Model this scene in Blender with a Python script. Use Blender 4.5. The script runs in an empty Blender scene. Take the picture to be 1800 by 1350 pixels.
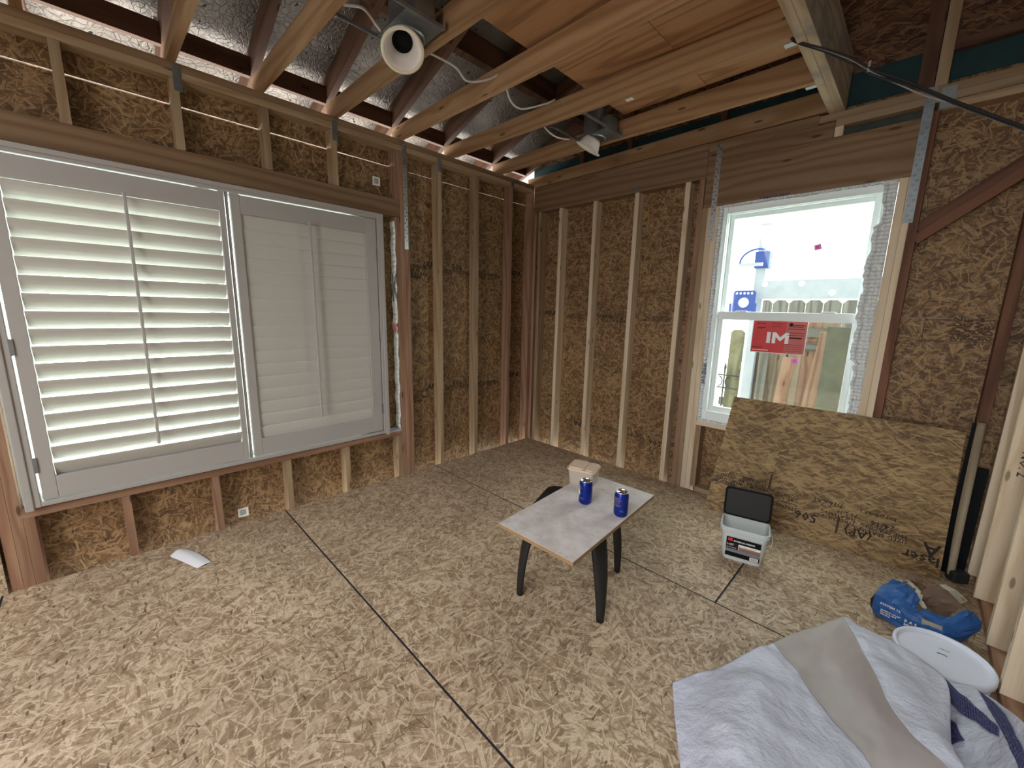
import bpy, bmesh, math, random
from mathutils import Vector, Matrix
from mathutils import noise as mnoise
random.seed(7)
S = bpy.context.scene
COL = S.collection

# ------------------------------------------------------------------ camera
CAM_F, CAM_C = 710.5, Vector((2.894, -3.1665, 1.380))
YAW, PITCH, ROLL = [math.radians(a) for a in (44.854, -10.363, 1.2355)]
_f = Vector((-math.cos(PITCH) * math.sin(YAW), math.cos(PITCH) * math.cos(YAW), math.sin(PITCH)))
_r = Vector((math.cos(YAW), math.sin(YAW), 0)); _u = _r.cross(_f)
_r2 = math.cos(ROLL) * _r + math.sin(ROLL) * _u
_u2 = -math.sin(ROLL) * _r + math.cos(ROLL) * _u
cd = bpy.data.cameras.new('camera'); cam = bpy.data.objects.new('camera', cd); COL.objects.link(cam)
cd.sensor_width = 36; cd.sensor_fit = 'HORIZONTAL'; cd.lens = CAM_F / 1800 * 36; cd.clip_start = .05
m = Matrix((_r2, _u2, -_f)).transposed().to_4x4(); m.translation = CAM_C
cam.matrix_world = m; S.camera = cam

# ------------------------------------------------------------------ world, light, exposure
W = bpy.data.worlds.new('world'); S.world = W; W.use_nodes = True
bg = W.node_tree.nodes['Background']; bg.inputs[0].default_value = (.97, .985, 1, 1); bg.inputs[1].default_value = 12.0
def area(name, loc, rot, sx, sy, power, col=(1, 1, 1)):
    d = bpy.data.lights.new(name, 'AREA'); d.shape = 'RECTANGLE'; d.size = sx; d.size_y = sy
    d.energy = power; d.color = col
    o = bpy.data.objects.new(name, d); COL.objects.link(o); o.location = loc; o.rotation_euler = rot
    return o
P2 = math.pi / 2
area('added_overhead_fill', (2.1, -4.9, 2.74), (math.radians(30), 0, 0), 2.8, 1.9, 90, (.95, .98, 1)).data.spread = math.radians(118)  # added fill lamp behind the camera; the roof deck has no opening
def portal(loc, rot, sx, sy):
    o = area('sky_portal', loc, rot, sx, sy, 1); o.data.cycles.is_portal = True
portal((2.23, .13, 1.36), (-P2, 0, 0), .84, 1.44)
portal((-.14, -2.67, 1.22), (0, -P2, 0), 1.56, 1.68)
portal((2.775, -6.19, 1.05), (P2, 0, 0), .85, 2.1)
S.view_settings.view_transform = 'Standard'; S.view_settings.look = 'None'
S.view_settings.exposure = 0.0; S.view_settings.gamma = 1.0; S.view_settings.use_curve_mapping = False
S.cycles.max_bounces = 8; S.cycles.diffuse_bounces = 5; S.cycles.glossy_bounces = 3
S.cycles.transmission_bounces = 5; S.cycles.transparent_max_bounces = 8
S.cycles.sample_clamp_indirect = 6; S.cycles.use_denoising = True

# ------------------------------------------------------------------ node helpers
class N:
    def __init__(s, name):
        s.m = bpy.data.materials.new(name); s.m.use_nodes = True
        s.t = s.m.node_tree; s.bsdf = s.t.nodes['Principled BSDF']; s.out = s.t.nodes['Material Output']
    def n(s, ty, **kw):
        x = s.t.nodes.new(ty)
        for k, v in kw.items(): setattr(x, k, v)
        return x
    def l(s, a, b): s.t.links.new(a, b)
    def put(s, sock, v):
        if isinstance(v, (int, float)): sock.default_value = v
        elif isinstance(v, (tuple, list)): sock.default_value = v
        else: s.l(v, sock)
    def math(s, op, a, b=0.0, c=0.0, clamp=False):
        x = s.n('ShaderNodeMath', operation=op); x.use_clamp = clamp
        s.put(x.inputs[0], a); s.put(x.inputs[1], b); s.put(x.inputs[2], c)
        return x.outputs[0]
    def vm(s, op, a, b=(0, 0, 0)):
        x = s.n('ShaderNodeVectorMath', operation=op); s.put(x.inputs[0], a); s.put(x.inputs[1], b); return x.outputs[0]
    def mapping(s, v, loc=(0, 0, 0), rot=0, scale=(1, 1, 1)):
        x = s.n('ShaderNodeMapping'); s.l(v, x.inputs[0]); s.put(x.inputs[1], loc)
        x.inputs[2].default_value = (0, 0, rot); x.inputs[3].default_value = scale
        return x.outputs[0]
    def noise(s, v, scale, detail=2, rough=.5, dim='2D', out=0):
        x = s.n('ShaderNodeTexNoise', noise_dimensions=dim); s.l(v, x.inputs['Vector'])
        x.inputs['Scale'].default_value = scale; x.inputs['Detail'].default_value = detail; x.inputs['Roughness'].default_value = rough
        return x.outputs[out]
    def ramp(s, f, stops):
        x = s.n('ShaderNodeValToRGB'); r = x.color_ramp
        while len(r.elements) < len(stops): r.elements.new(.5)
        for e, (p, c) in zip(r.elements, stops): e.position = p; e.color = (c[0], c[1], c[2], 1) if not isinstance(c, (int, float)) else (c, c, c, 1)
        s.l(f, x.inputs[0]); return x.outputs[0]
    def mix(s, f, a, b, mode='MIX'):
        x = s.n('ShaderNodeMix', data_type='RGBA', blend_type=mode)
        s.put(x.inputs[0], f); s.put(x.inputs[6], a if not isinstance(a, tuple) or len(a) == 4 else a + (1,))
        s.put(x.inputs[7], b if not isinstance(b, tuple) or len(b) == 4 else b + (1,)); return x.outputs[2]
    def uv(s): return s.n('ShaderNodeTexCoord').outputs['UV']
    def obj(s): return s.n('ShaderNodeTexCoord').outputs['Object']
    def rnd(s): return s.n('ShaderNodeObjectInfo').outputs['Random']
    def bump(s, h, strength=.3, dist=.002):
        x = s.n('ShaderNodeBump'); x.inputs['Strength'].default_value = strength; x.inputs['Distance'].default_value = dist
        s.l(h, x.inputs['Height']); s.l(x.outputs[0], s.bsdf.inputs['Normal'])

def sr(r, g, b):
    f = lambda c: (c / 255 / 12.92) if c <= 10 else ((c / 255 + .055) / 1.055) ** 2.4
    return (f(r), f(g), f(b))

def plain(name, col, rough=.6, metal=0., spec=.5, noise=0., bump=0., bscale=60):
    a = N(name); b = a.bsdf
    b.inputs['Base Color'].default_value = (*col, 1); b.inputs['Roughness'].default_value = rough
    b.inputs['Metallic'].default_value = metal; b.inputs['Specular IOR Level'].default_value = spec
    if noise:
        f = a.noise(a.obj(), 9, 4, .6, '3D')
        c = a.ramp(f, [(.3, tuple(x * (1 - noise) for x in col)), (.7, tuple(min(1, x * (1 + noise)) for x in col))]); a.l(c, b.inputs['Base Color'])
    if bump: a.bump(a.noise(a.obj(), bscale, 3, .5, '3D'), bump)
    return a.m

def osb(name, dark, mid, light, spread=1.0, rough=.62, sc=1.0, con=1.0):
    """oriented strand board: ten overlapping layers of long flakes, each flake turned at random"""
    a = N(name); uv = a.uv()
    w = a.noise(uv, 14, 2, .5, out=1)
    uvd = a.vm('ADD', uv, a.vm('MULTIPLY', a.vm('SUBTRACT', w, (.5, .5, .5)), (.010, .010, 0)))
    base = a.noise(a.mapping(uvd, scale=(14, 55, 1)), 1, 3)
    col = a.ramp(base, [(.3, dark), (.5, mid), (.72, light)]); hgt = base
    #      cell, half length, half width, grain
    LY = [(.10, .075, .0170, 0), (.11, .080, .0150, 0), (.095, .070, .0140, 0), (.10, .072, .0125, 1), (.085, .060, .0120, 0), (.095, .066, .0100, 1), (.08, .056, .0090, 1), (.09, .060, .0065, 1), (.07, .045, .0050, 0), (.06, .036, .0032, 0), (.05, .026, .0022, 0)]
    for k, (c, hl, hw, gr_) in enumerate(LY):
        c *= sc * 1.06; hl *= sc * 1.25; hw *= sc * .95
        v = a.mapping(uvd, loc=(7.3 * k + .4, 3.7 * k + .2, 0), rot=.6 * k, scale=(1 / c, 1 / c, 1))
        vo = a.n('ShaderNodeTexVoronoi', voronoi_dimensions='2D', feature='F1'); a.l(v, vo.inputs['Vector'])
        vo.inputs['Scale'].default_value = 1; vo.inputs['Randomness'].default_value = .8
        sp = a.n('ShaderNodeSeparateColor'); a.l(vo.outputs['Color'], sp.inputs[0])
        d = a.vm('SUBTRACT', v, vo.outputs['Position'])
        ang = a.math('SUBTRACT', a.math('MULTIPLY', a.math('SUBTRACT', sp.outputs[0], .5), 3.14159 * spread), .6 * k)
        rt_ = a.n('ShaderNodeVectorRotate', rotation_type='Z_AXIS'); a.l(d, rt_.inputs['Vector']); a.l(ang, rt_.inputs['Angle'])
        s_ = a.n('ShaderNodeSeparateXYZ'); a.l(rt_.outputs[0], s_.inputs[0])
        ax = a.math('ABSOLUTE', s_.outputs[0]); ay = a.math('ABSOLUTE', s_.outputs[1])
        wv = a.math('ADD', a.math('MULTIPLY', sp.outputs[2], .9 * hw / c), .45 * hw / c)
        my = a.math('MULTIPLY', a.math('SUBTRACT', wv, ay), c / hw * 9, clamp=True)
        mx_ = a.math('MULTIPLY', a.math('SUBTRACT', hl / c, ax), 30, clamp=True)
        msk = a.math('MULTIPLY', my, mx_)
        tone = a.math('MULTIPLY', sp.outputs[1], .85 if gr_ else 1.0)
        if gr_: tone = a.math('ADD', tone, a.math('MULTIPLY', a.noise(a.vm('MULTIPLY', rt_.outputs[0], (.5, 14, 1)), 1.3, 2), .3))
        pale = tuple(min(1, x * 1.08) for x in light)
        st = [(.03, tuple(x * .8 for x in dark)), (.22, dark), (.58, mid), (.97, light)] if k < 8 else [(.10, tuple(x * .62 for x in dark)), (.34, mid), (.40, light), (.95, pale)]
        col = a.mix(a.math('MULTIPLY', msk, .92 * con), col, a.ramp(tone, st))
        if k in (3, 6): hgt = a.math('ADD', hgt, a.math('MULTIPLY', msk, sp.outputs[2]))
    vs = a.n('ShaderNodeTexVoronoi', voronoi_dimensions='2D'); a.l(a.mapping(uvd, rot=.4, scale=(17, 60, 1)), vs.inputs['Vector']); vs.inputs['Scale'].default_value = 1
    s2 = a.n('ShaderNodeSeparateColor'); a.l(vs.outputs['Color'], s2.inputs[0])
    mk = a.math('MULTIPLY', a.math('LESS_THAN', vs.outputs['Distance'], .22), a.math('GREATER_THAN', s2.outputs[0], .94))
    col = a.mix(a.math('MULTIPLY', mk, .75), col, tuple(x * .3 for x in dark))
    big = a.noise(uv, 1.3, 3)
    fn = a.noise(uvd, 170, 3, .7); col = a.mix(1.0, col, a.ramp(fn, [(.32, (.84, .83, .82)), (.68, (1.12, 1.12, 1.12))]), 'MULTIPLY')
    col = a.mix(1.0, col, a.ramp(big, [(.3, (.88, .86, .85)), (.7, (1.08, 1.07, 1.06))]), 'MULTIPLY')
    a.l(col, a.bsdf.inputs['Base Color']); a.bsdf.inputs['Roughness'].default_value = rough
    a.bsdf.inputs['Specular IOR Level'].default_value = .35
    a.bump(hgt, .35, .0015)
    return a.m

def wood(name, dark, mid, light, freq=70, amp=11, knots=True, rough=.65, stain=None, vary=.16):
    """sawn lumber; u runs along the board"""
    a = N(name); uv0 = a.uv(); rn = a.rnd()
    off = a.n('ShaderNodeCombineXYZ'); a.l(a.math('MULTIPLY', rn, 37), off.inputs[0]); a.l(a.math('MULTIPLY', rn, 11), off.inputs[1])
    uv = a.vm('ADD', uv0, off.outputs[0])
    sep = a.n('ShaderNodeSeparateXYZ'); a.l(uv, sep.inputs[0])
    low = a.noise(a.mapping(uv, scale=(.38, 3.6, 1)), 1, 3, .42)
    kn = a.n('ShaderNodeTexVoronoi', voronoi_dimensions='2D'); a.l(a.mapping(uv, scale=(2.3, 8, 1)), kn.inputs['Vector']); kn.inputs['Scale'].default_value = 1
    ks = a.n('ShaderNodeSeparateColor'); a.l(kn.outputs['Color'], ks.inputs[0])
    ksel = a.math('GREATER_THAN', ks.outputs[0], .55)
    swirl = a.math('MULTIPLY', a.math('MULTIPLY', a.math('SUBTRACT', .35, kn.outputs['Distance'], clamp=True), 7), ksel)
    ph = a.math('ADD', a.math('ADD', a.math('MULTIPLY', sep.outputs[1], freq * 6.283 / 6), a.math('MULTIPLY', low, amp * 3)), swirl)
    ring = a.math('ADD', a.math('MULTIPLY', a.math('SINE', ph), .5), .5)
    ring = a.math('POWER', ring, 2.2)
    fine = a.noise(a.mapping(uv, scale=(5, 260, 1)), 1, 2, .6)
    tone = a.math('ADD', a.math('MULTIPLY', ring, .42), a.math('MULTIPLY', fine, .5))
    col = a.ramp(tone, [(.15, light), (.45, mid), (.92, dark)])
    if knots:
        kr = .075
        kmask = a.math('MULTIPLY', a.math('MULTIPLY', a.math('SUBTRACT', kr, kn.outputs['Distance'], clamp=True), 30, clamp=True), ksel)
        col = a.mix(a.math('MULTIPLY', kmask, .85), col, tuple(x * .38 for x in dark))
    if stain:
        st = a.noise(uv, 3.2, 4, .6); col = a.mix(a.ramp(st, [(.5, 0.), (.62, .75)]), col, stain)
    v = a.math('ADD', 1 - vary, a.math('MULTIPLY', rn, 2 * vary))
    cv = a.n('ShaderNodeCombineColor'); a.l(v, cv.inputs[0]); a.l(v, cv.inputs[1]); a.l(v, cv.inputs[2])
    col = a.mix(1.0, col, cv.outputs[0], 'MULTIPLY')
    a.l(col, a.bsdf.inputs['Base Color']); a.bsdf.inputs['Roughness'].default_value = rough; a.bsdf.inputs['Specular IOR Level'].default_value = .3
    a.bump(a.math('ADD', fine, a.math('MULTIPLY', ring, .3)), .2, .0008)
    return a.m

M = {}
M['osb_floor'] = osb('osb_floor', sr(136, 112, 88), sr(170, 147, 121), sr(203, 185, 160), con=.8, sc=.72)
M['osb_wall'] = osb('osb_wall', sr(92, 68, 44), sr(126, 97, 64), sr(166, 136, 98), sc=.74, con=.85)
M['osb_sheet'] = osb('osb_sheet', sr(102, 78, 50), sr(136, 110, 72), sr(172, 146, 102), spread=.5, sc=.9, con=.75)
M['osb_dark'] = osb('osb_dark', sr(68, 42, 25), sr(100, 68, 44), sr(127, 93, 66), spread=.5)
M['pine'] = wood('pine', sr(138, 110, 81), sr(154, 129, 100), sr(165, 144, 117))
M['pine_pale'] = wood('pine_pale', sr(191, 167, 137), sr(208, 188, 159), sr(218, 201, 176), vary=.08)
M['pine_red'] = wood('pine_red', sr(126, 92, 71), sr(149, 114, 91), sr(165, 132, 108))
M['pine_joist'] = wood('pine_joist', sr(132, 95, 62), sr(154, 119, 86), sr(168, 136, 103), freq=80, amp=8)
M['pine_header'] = wood('pine_header', sr(103, 76, 52), sr(125, 98, 72), sr(136, 111, 85), freq=90, amp=8)
M['pine_old'] = wood('pine_old', sr(71, 44, 30), sr(102, 66, 47), sr(122, 83, 62), freq=45, amp=9)
M['rafter'] = wood('rafter', sr(64, 42, 30), sr(85, 57, 42), sr(100, 71, 52), freq=45, amp=9)
M['beam'] = wood('beam', sr(147, 123, 97), sr(174, 152, 125), sr(191, 171, 145), stain=sr(138, 130, 123))
M['plywood'] = wood('plywood', sr(122, 84, 56), sr(160, 118, 82), sr(180, 138, 100), freq=36, amp=18, knots=False, vary=.05)
M['cedar'] = wood('cedar', sr(84, 72, 60), sr(112, 98, 84), sr(130, 116, 102), freq=50)
M['cedar_pink'] = wood('cedar_pink', sr(96, 66, 52), sr(122, 92, 76), sr(140, 112, 96), freq=50)
M['cedar_moss'] = wood('cedar_moss', sr(70, 68, 50), sr(94, 92, 72), sr(114, 110, 92), freq=50, stain=sr(86, 84, 62))
M['weathered'] = wood('weathered', sr(54, 54, 50), sr(80, 78, 74), sr(102, 100, 94), freq=60)
M['mdf_edge'] = plain('mdf_edge', sr(150, 120, 84), .8, noise=.1)
M['ink'] = plain('ink', sr(40, 30, 24), .8)
M['ink_soft'] = plain('ink_soft', sr(70, 50, 34), .8)
M['gap'] = plain('gap', (.01, .011, .016), .9)
M['foam_dark'] = plain('foam_dark', sr(72, 78, 74), .9, noise=.25)
M['teal'] = plain('teal', sr(14, 52, 54), .7, noise=.2)
M['white_paint'] = plain('white_paint', sr(167, 163, 159), .42)
M['vinyl'] = plain('vinyl', sr(238, 248, 248), .3)
M['steel'] = plain('steel', (.55, .58, .6), .38, 1., noise=.15)
M['steel_dull'] = plain('steel_dull', (.24, .26, .27), .5, .8, noise=.2)
M['can_housing'] = plain('can_housing', (.26, .25, .25), .5, .7, noise=.15)
M['trim_white'] = plain('trim_white', sr(232, 226, 222), .45)
M['trim_cream'] = plain('trim_cream', sr(220, 213, 192), .5)
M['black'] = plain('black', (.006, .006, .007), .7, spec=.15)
M['black_plastic'] = plain('black_plastic', (.016, .015, .014), .5, spec=.3)
M['wire_white'] = plain('wire_white', sr(210, 205, 200), .5)
M['wire_dark'] = plain('wire_dark', (.02, .018, .017), .5)
M['wire_grey'] = plain('wire_grey', sr(140, 132, 124), .5)
M['wire_clip'] = plain('wire_clip', sr(205, 222, 230), .4)
M['tape'] = None
M['siding'] = plain('siding', (.86, .87, .87), .6)
M['concrete'] = plain('concrete', (.66, .66, .63), .9, noise=.15)
M['blue_metal'] = plain('blue_metal', sr(26, 56, 130), .45)
M['aluminium'] = plain('aluminium', (.30, .33, .38), .5, .2, noise=.08)
M['iron'] = plain('iron', (.02, .02, .022), .5)
M['green_panel'] = plain('green_panel', sr(70, 70, 58), .8, noise=.3)
M['red'] = plain('red', sr(205, 52, 56), .5)
M['red_dark'] = plain('red_dark', sr(150, 20, 30), .5)
M['red_pale'] = plain('red_pale', sr(196, 96, 92), .5)
M['white'] = plain('white', (.85, .85, .85), .5)
M['pink'] = plain('pink', sr(255, 130, 225), .5)
M['lid_white'] = plain('lid_white', sr(226, 231, 248), .4)
M['tub_clear'] = None
M['can_blue'] = plain('can_blue', sr(16, 44, 140), .28, .55)
M['can_metal'] = plain('can_metal', (.8, .8, .8), .22, 1.)
M['beige_lid'] = plain('beige_lid', sr(206, 182, 160), .5, noise=.05)
M['bag_blue'] = plain('bag_blue', sr(38, 90, 156), .55, noise=.12, bump=.6, bscale=30)
M['bag_paper'] = plain('bag_paper', sr(118, 96, 80), .85, noise=.2, bump=.5, bscale=25)
M['bag_inner'] = plain('bag_inner', sr(176, 168, 150), .85, noise=.1)
M['navy'] = plain('navy', sr(54, 56, 104), .5, bump=.3, bscale=30)
M['drywall'] = plain('drywall', sr(196, 186, 174), .8, noise=.08)
M['paper'] = plain('paper', sr(228, 228, 232), .7)
M['grey_print'] = plain('grey_print', sr(120, 122, 130), .6)
M['sledge'] = plain('sledge', (.03, .035, .04), .55, .3, noise=.3)
M['handle_wood'] = wood('handle_wood', sr(122, 108, 88), sr(156, 142, 118), sr(176, 162, 138), freq=60, knots=False)
M['peel'] = plain('peel', sr(60, 82, 150), .5)

def foil():
    a = N('foil'); uv = a.uv()
    a.bsdf.inputs['Metallic'].default_value = .75; a.bsdf.inputs['Roughness'].default_value = .4
    v = a.n('ShaderNodeTexVoronoi', voronoi_dimensions='2D', feature='DISTANCE_TO_EDGE')
    nz = a.noise(uv, 6, 3, .6, out=1); uvd = a.vm('ADD', uv, a.vm('MULTIPLY', nz, (.12, .12, 0)))
    a.l(uvd, v.inputs['Vector']); v.inputs['Scale'].default_value = 26
    h = a.math('ADD', a.math('MULTIPLY', a.math('MINIMUM', v.outputs[0], .12), 3), a.noise(uv, 40, 4, .7))
    a.bump(h, .9, .006)
    d = a.n('ShaderNodeTexVoronoi', voronoi_dimensions='2D'); a.l(uvd, d.inputs['Vector']); d.inputs['Scale'].default_value = 7
    hole = a.math('LESS_THAN', d.outputs[0], .05)
    c = a.mix(hole, a.ramp(a.noise(uv, 3, 3), [(.3, (.15, .128, .112)), (.7, (.26, .23, .205))]), (.01, .01, .01))
    a.l(c, a.bsdf.inputs['Base Color']); return a.m
M['foil'] = foil()
def tape():
    a = N('tape'); o = a.obj(); f = a.noise(o, 45, 4, .6, '3D')
    a.l(a.ramp(f, [(.3, (.62, .68, .70)), (.7, (.93, .96, .97))]), a.bsdf.inputs['Base Color'])
    a.bsdf.inputs['Metallic'].default_value = .0; a.bsdf.inputs['Roughness'].default_value = .3
    a.bump(f, .7, .004); return a.m
M['tape'] = tape()
def wrapm():
    a = N('house_wrap'); o = a.obj(); f = a.noise(o, 7, 5, .6, '3D'); v = a.noise(o, 120, 2, .5, '3D')
    a.bsdf.inputs['Base Color'].default_value = (*sr(212, 215, 232), 1); a.bsdf.inputs['Roughness'].default_value = .5
    a.bump(a.math('ADD', a.math('MULTIPLY', f, 5), a.math('MULTIPLY', v, .25)), .55, .01)
    tr = a.n('ShaderNodeBsdfTranslucent'); tr.inputs[0].default_value = (*sr(214, 208, 200), 1)
    mx = a.n('ShaderNodeMixShader'); mx.inputs[0].default_value = .18
    a.l(a.bsdf.outputs[0], mx.inputs[1]); a.l(tr.outputs[0], mx.inputs[2]); a.l(mx.outputs[0], a.out.inputs[0]); return a.m
M['wrap'] = wrapm()
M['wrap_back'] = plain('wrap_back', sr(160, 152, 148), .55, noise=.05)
def slatm():
    a = N('louver_paint'); a.bsdf.inputs['Base Color'].default_value = (*sr(188, 186, 180), 1); a.bsdf.inputs['Roughness'].default_value = .4
    tr = a.n('ShaderNodeBsdfTranslucent'); tr.inputs[0].default_value = (.8, .8, .68, 1)
    mx = a.n('ShaderNodeMixShader'); mx.inputs[0].default_value = .003
    a.l(a.bsdf.outputs[0], mx.inputs[1]); a.l(tr.outputs[0], mx.inputs[2]); a.l(mx.outputs[0], a.out.inputs[0]); return a.m
M['slat'] = slatm()
def glassm(name, tint, gl=.06):
    a = N(name); t = a.n('ShaderNodeBsdfTransparent'); t.inputs[0].default_value = (*tint, 1)
    g = a.n('ShaderNodeBsdfGlossy'); g.inputs['Roughness'].default_value = .03
    mx = a.n('ShaderNodeMixShader'); mx.inputs[0].default_value = gl
    a.l(t.outputs[0], mx.inputs[1]); a.l(g.outputs[0], mx.inputs[2]); a.l(mx.outputs[0], a.out.inputs[0]); return a.m
M['glass'] = glassm('glass', (.90, .96, .925))
def milky(name, col, f):
    a = N(name); a.bsdf.inputs['Base Color'].default_value = (*col, 1); a.bsdf.inputs['Roughness'].default_value = .35
    t = a.n('ShaderNodeBsdfTransparent'); mx = a.n('ShaderNodeMixShader'); mx.inputs[0].default_value = f
    a.l(t.outputs[0], mx.inputs[1]); a.l(a.bsdf.outputs[0], mx.inputs[2]); a.l(mx.outputs[0], a.out.inputs[0]); return a.m
M['tub_clear'] = milky('milky_plastic', sr(214, 220, 220), .72)
M['tub_milk'] = milky('cloudy_plastic', sr(196, 186, 170), .8)
M['sticker_clear'] = milky('sticker_film', sr(210, 60, 60), .9)
def tabletop():
    a = N('dusty_board'); o = a.obj()
    f = a.noise(o, 9, 5, .65, '3D'); c = a.ramp(f, [(.3, sr(186, 174, 168)), (.55, sr(210, 202, 200)), (.75, sr(224, 218, 218))])
    g = a.noise(a.mapping(o, rot=.9, scale=(1, 3.2, 1)), 22, 4, .7, '3D'); c = a.mix(a.ramp(g, [(.6, 0.), (.72, .6)]), c, sr(128, 108, 98))
    v = a.n('ShaderNodeTexVoronoi', voronoi_dimensions='3D'); a.l(o, v.inputs['Vector']); v.inputs['Scale'].default_value = 7.5
    s = a.n('ShaderNodeSeparateColor'); a.l(v.outputs['Color'], s.inputs[0])
    mk = a.math('MULTIPLY', a.math('LESS_THAN', v.outputs['Distance'], .22), a.math('GREATER_THAN', s.outputs[0], .78))
    c = a.mix(a.math('MULTIPLY', mk, .6), c, sr(160, 134, 112))
    a.l(c, a.bsdf.inputs['Base Color']); a.bsdf.inputs['Roughness'].default_value = .55; return a.m
M['tabletop'] = tabletop()

# ------------------------------------------------------------------ mesh helpers
class MB:
    def __init__(s): s.v = []; s.f = []; s.uv = []; s.mi = []
    def quad(s, pts, uvs=None, mi=0):
        b = len(s.v); s.v += [tuple(p) for p in pts]; s.f.append(tuple(range(b, b + len(pts))))
        s.uv.append(uvs or [(0, 0)] * len(pts)); s.mi.append(mi)
    def box(s, x0, x1, y0, y1, z0, z1, g='z', mi=0, off=None, rot=False):
        if x0 > x1: x0, x1 = x1, x0
        if y0 > y1: y0, y1 = y1, y0
        if z0 > z1: z0, z1 = z1, z0
        off = off or (random.random() * 9, random.random() * 9)
        C = {}
        b = len(s.v)
        P = [(x, y, z) for x in (x0, x1) for y in (y0, y1) for z in (z0, z1)]
        s.v += P
        gi = 'xyz'.index(g)
        for fc, ax in (((0, 1, 3, 2), 0), ((4, 6, 7, 5), 0), ((0, 4, 5, 1), 1), ((2, 3, 7, 6), 1), ((0, 2, 6, 4), 2), ((1, 5, 7, 3), 2)):
            ia = [i for i in range(3) if i != ax]
            if gi in ia: ui = gi; vi = [i for i in ia if i != gi][0]
            else: ui, vi = ia
            s.f.append(tuple(b + i for i in fc))
            s.uv.append([(P[i][ui] + off[0], P[i][vi] + off[1] + ax * .37) if gi in ia else (P[i][ui] * .2 + off[0], P[i][vi] + off[1]) for i in fc]); s.mi.append(mi)
        return s
    def build(s, name, mats, parent=None, smooth=False, bevel=0, mat=None, sub=0, solid=0):
        me = bpy.data.meshes.new(name); me.from_pydata(s.v, [], s.f)
        ul = me.uv_layers.new(name='UVMap'); k = 0
        for p, uvs in zip(me.polygons, s.uv):
            for j in range(len(p.vertices)): ul.data[p.loop_start + j].uv = uvs[j]
        if not isinstance(mats, (list, tuple)): mats = [mats]
        for q in mats: me.materials.append(M[q] if isinstance(q, str) else q)
        for p, i in zip(me.polygons, s.mi): p.material_index = i; p.use_smooth = smooth
        o = bpy.data.objects.new(name, me); COL.objects.link(o)
        if parent is not None: o.parent = parent
        if mat is not None: o.matrix_local = mat
        if bevel:
            md = o.modifiers.new('b', 'BEVEL'); md.width = bevel; md.segments = 2; md.limit_method = 'ANGLE'
        if sub:
            md = o.modifiers.new('s', 'SUBSURF'); md.levels = md.render_levels = sub
        if solid:
            md = o.modifiers.new('t', 'SOLIDIFY'); md.thickness = solid; md.offset = 0
        return o

def tag(o, label=None, cat=None, group=None, kind=None):
    if label: o['label'] = label
    if cat: o['category'] = cat
    if group: o['group'] = group
    if kind: o['kind'] = kind
    return o
def empty(name, loc=(0, 0, 0), rz=0, **kw):
    o = bpy.data.objects.new(name, None); COL.objects.link(o); o.location = loc; o.rotation_euler = (0, 0, rz)
    o.empty_display_size = .1
    return tag(o, **kw)
def box(name, mat, parent, x0, x1, y0, y1, z0, z1, g='z', bevel=.0015, **kw):
    return MB().box(x0, x1, y0, y1, z0, z1, g).build(name, mat, parent, bevel=bevel)

def basis(origin, right, up):
    r = Vector(right).normalized(); u = Vector(up); u = (u - r * u.dot(r)).normalized(); n = r.cross(u)
    m = Matrix((r, u, n)).transposed().to_4x4(); m.translation = origin; return m

def lathe(name, prof, mat, parent, n=32, M4=None, smooth=True, cap=False):
    mb = MB()
    for i in range(n):
        a0, a1 = 2 * math.pi * i / n, 2 * math.pi * (i + 1) / n
        for (r0, z0), (r1, z1) in zip(prof[:-1], prof[1:]):
            q = [(r0 * math.cos(a0), r0 * math.sin(a0), z0), (r0 * math.cos(a1), r0 * math.sin(a1), z0),
                 (r1 * math.cos(a1), r1 * math.sin(a1), z1), (r1 * math.cos(a0), r1 * math.sin(a0), z1)]
            if r0 < 1e-6: q = [q[0], q[2], q[3]]
            elif r1 < 1e-6: q = q[:3]
            mb.quad(q, [(i / n, z0)] * len(q))
    o = mb.build(name, mat, parent, smooth=smooth, mat=M4)
    bm = bmesh.new(); bm.from_mesh(o.data); bmesh.ops.remove_doubles(bm, verts=bm.verts, dist=1e-5)
    bmesh.ops.recalc_face_normals(bm, faces=bm.faces); bm.to_mesh(o.data); bm.free()
    return o

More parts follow.
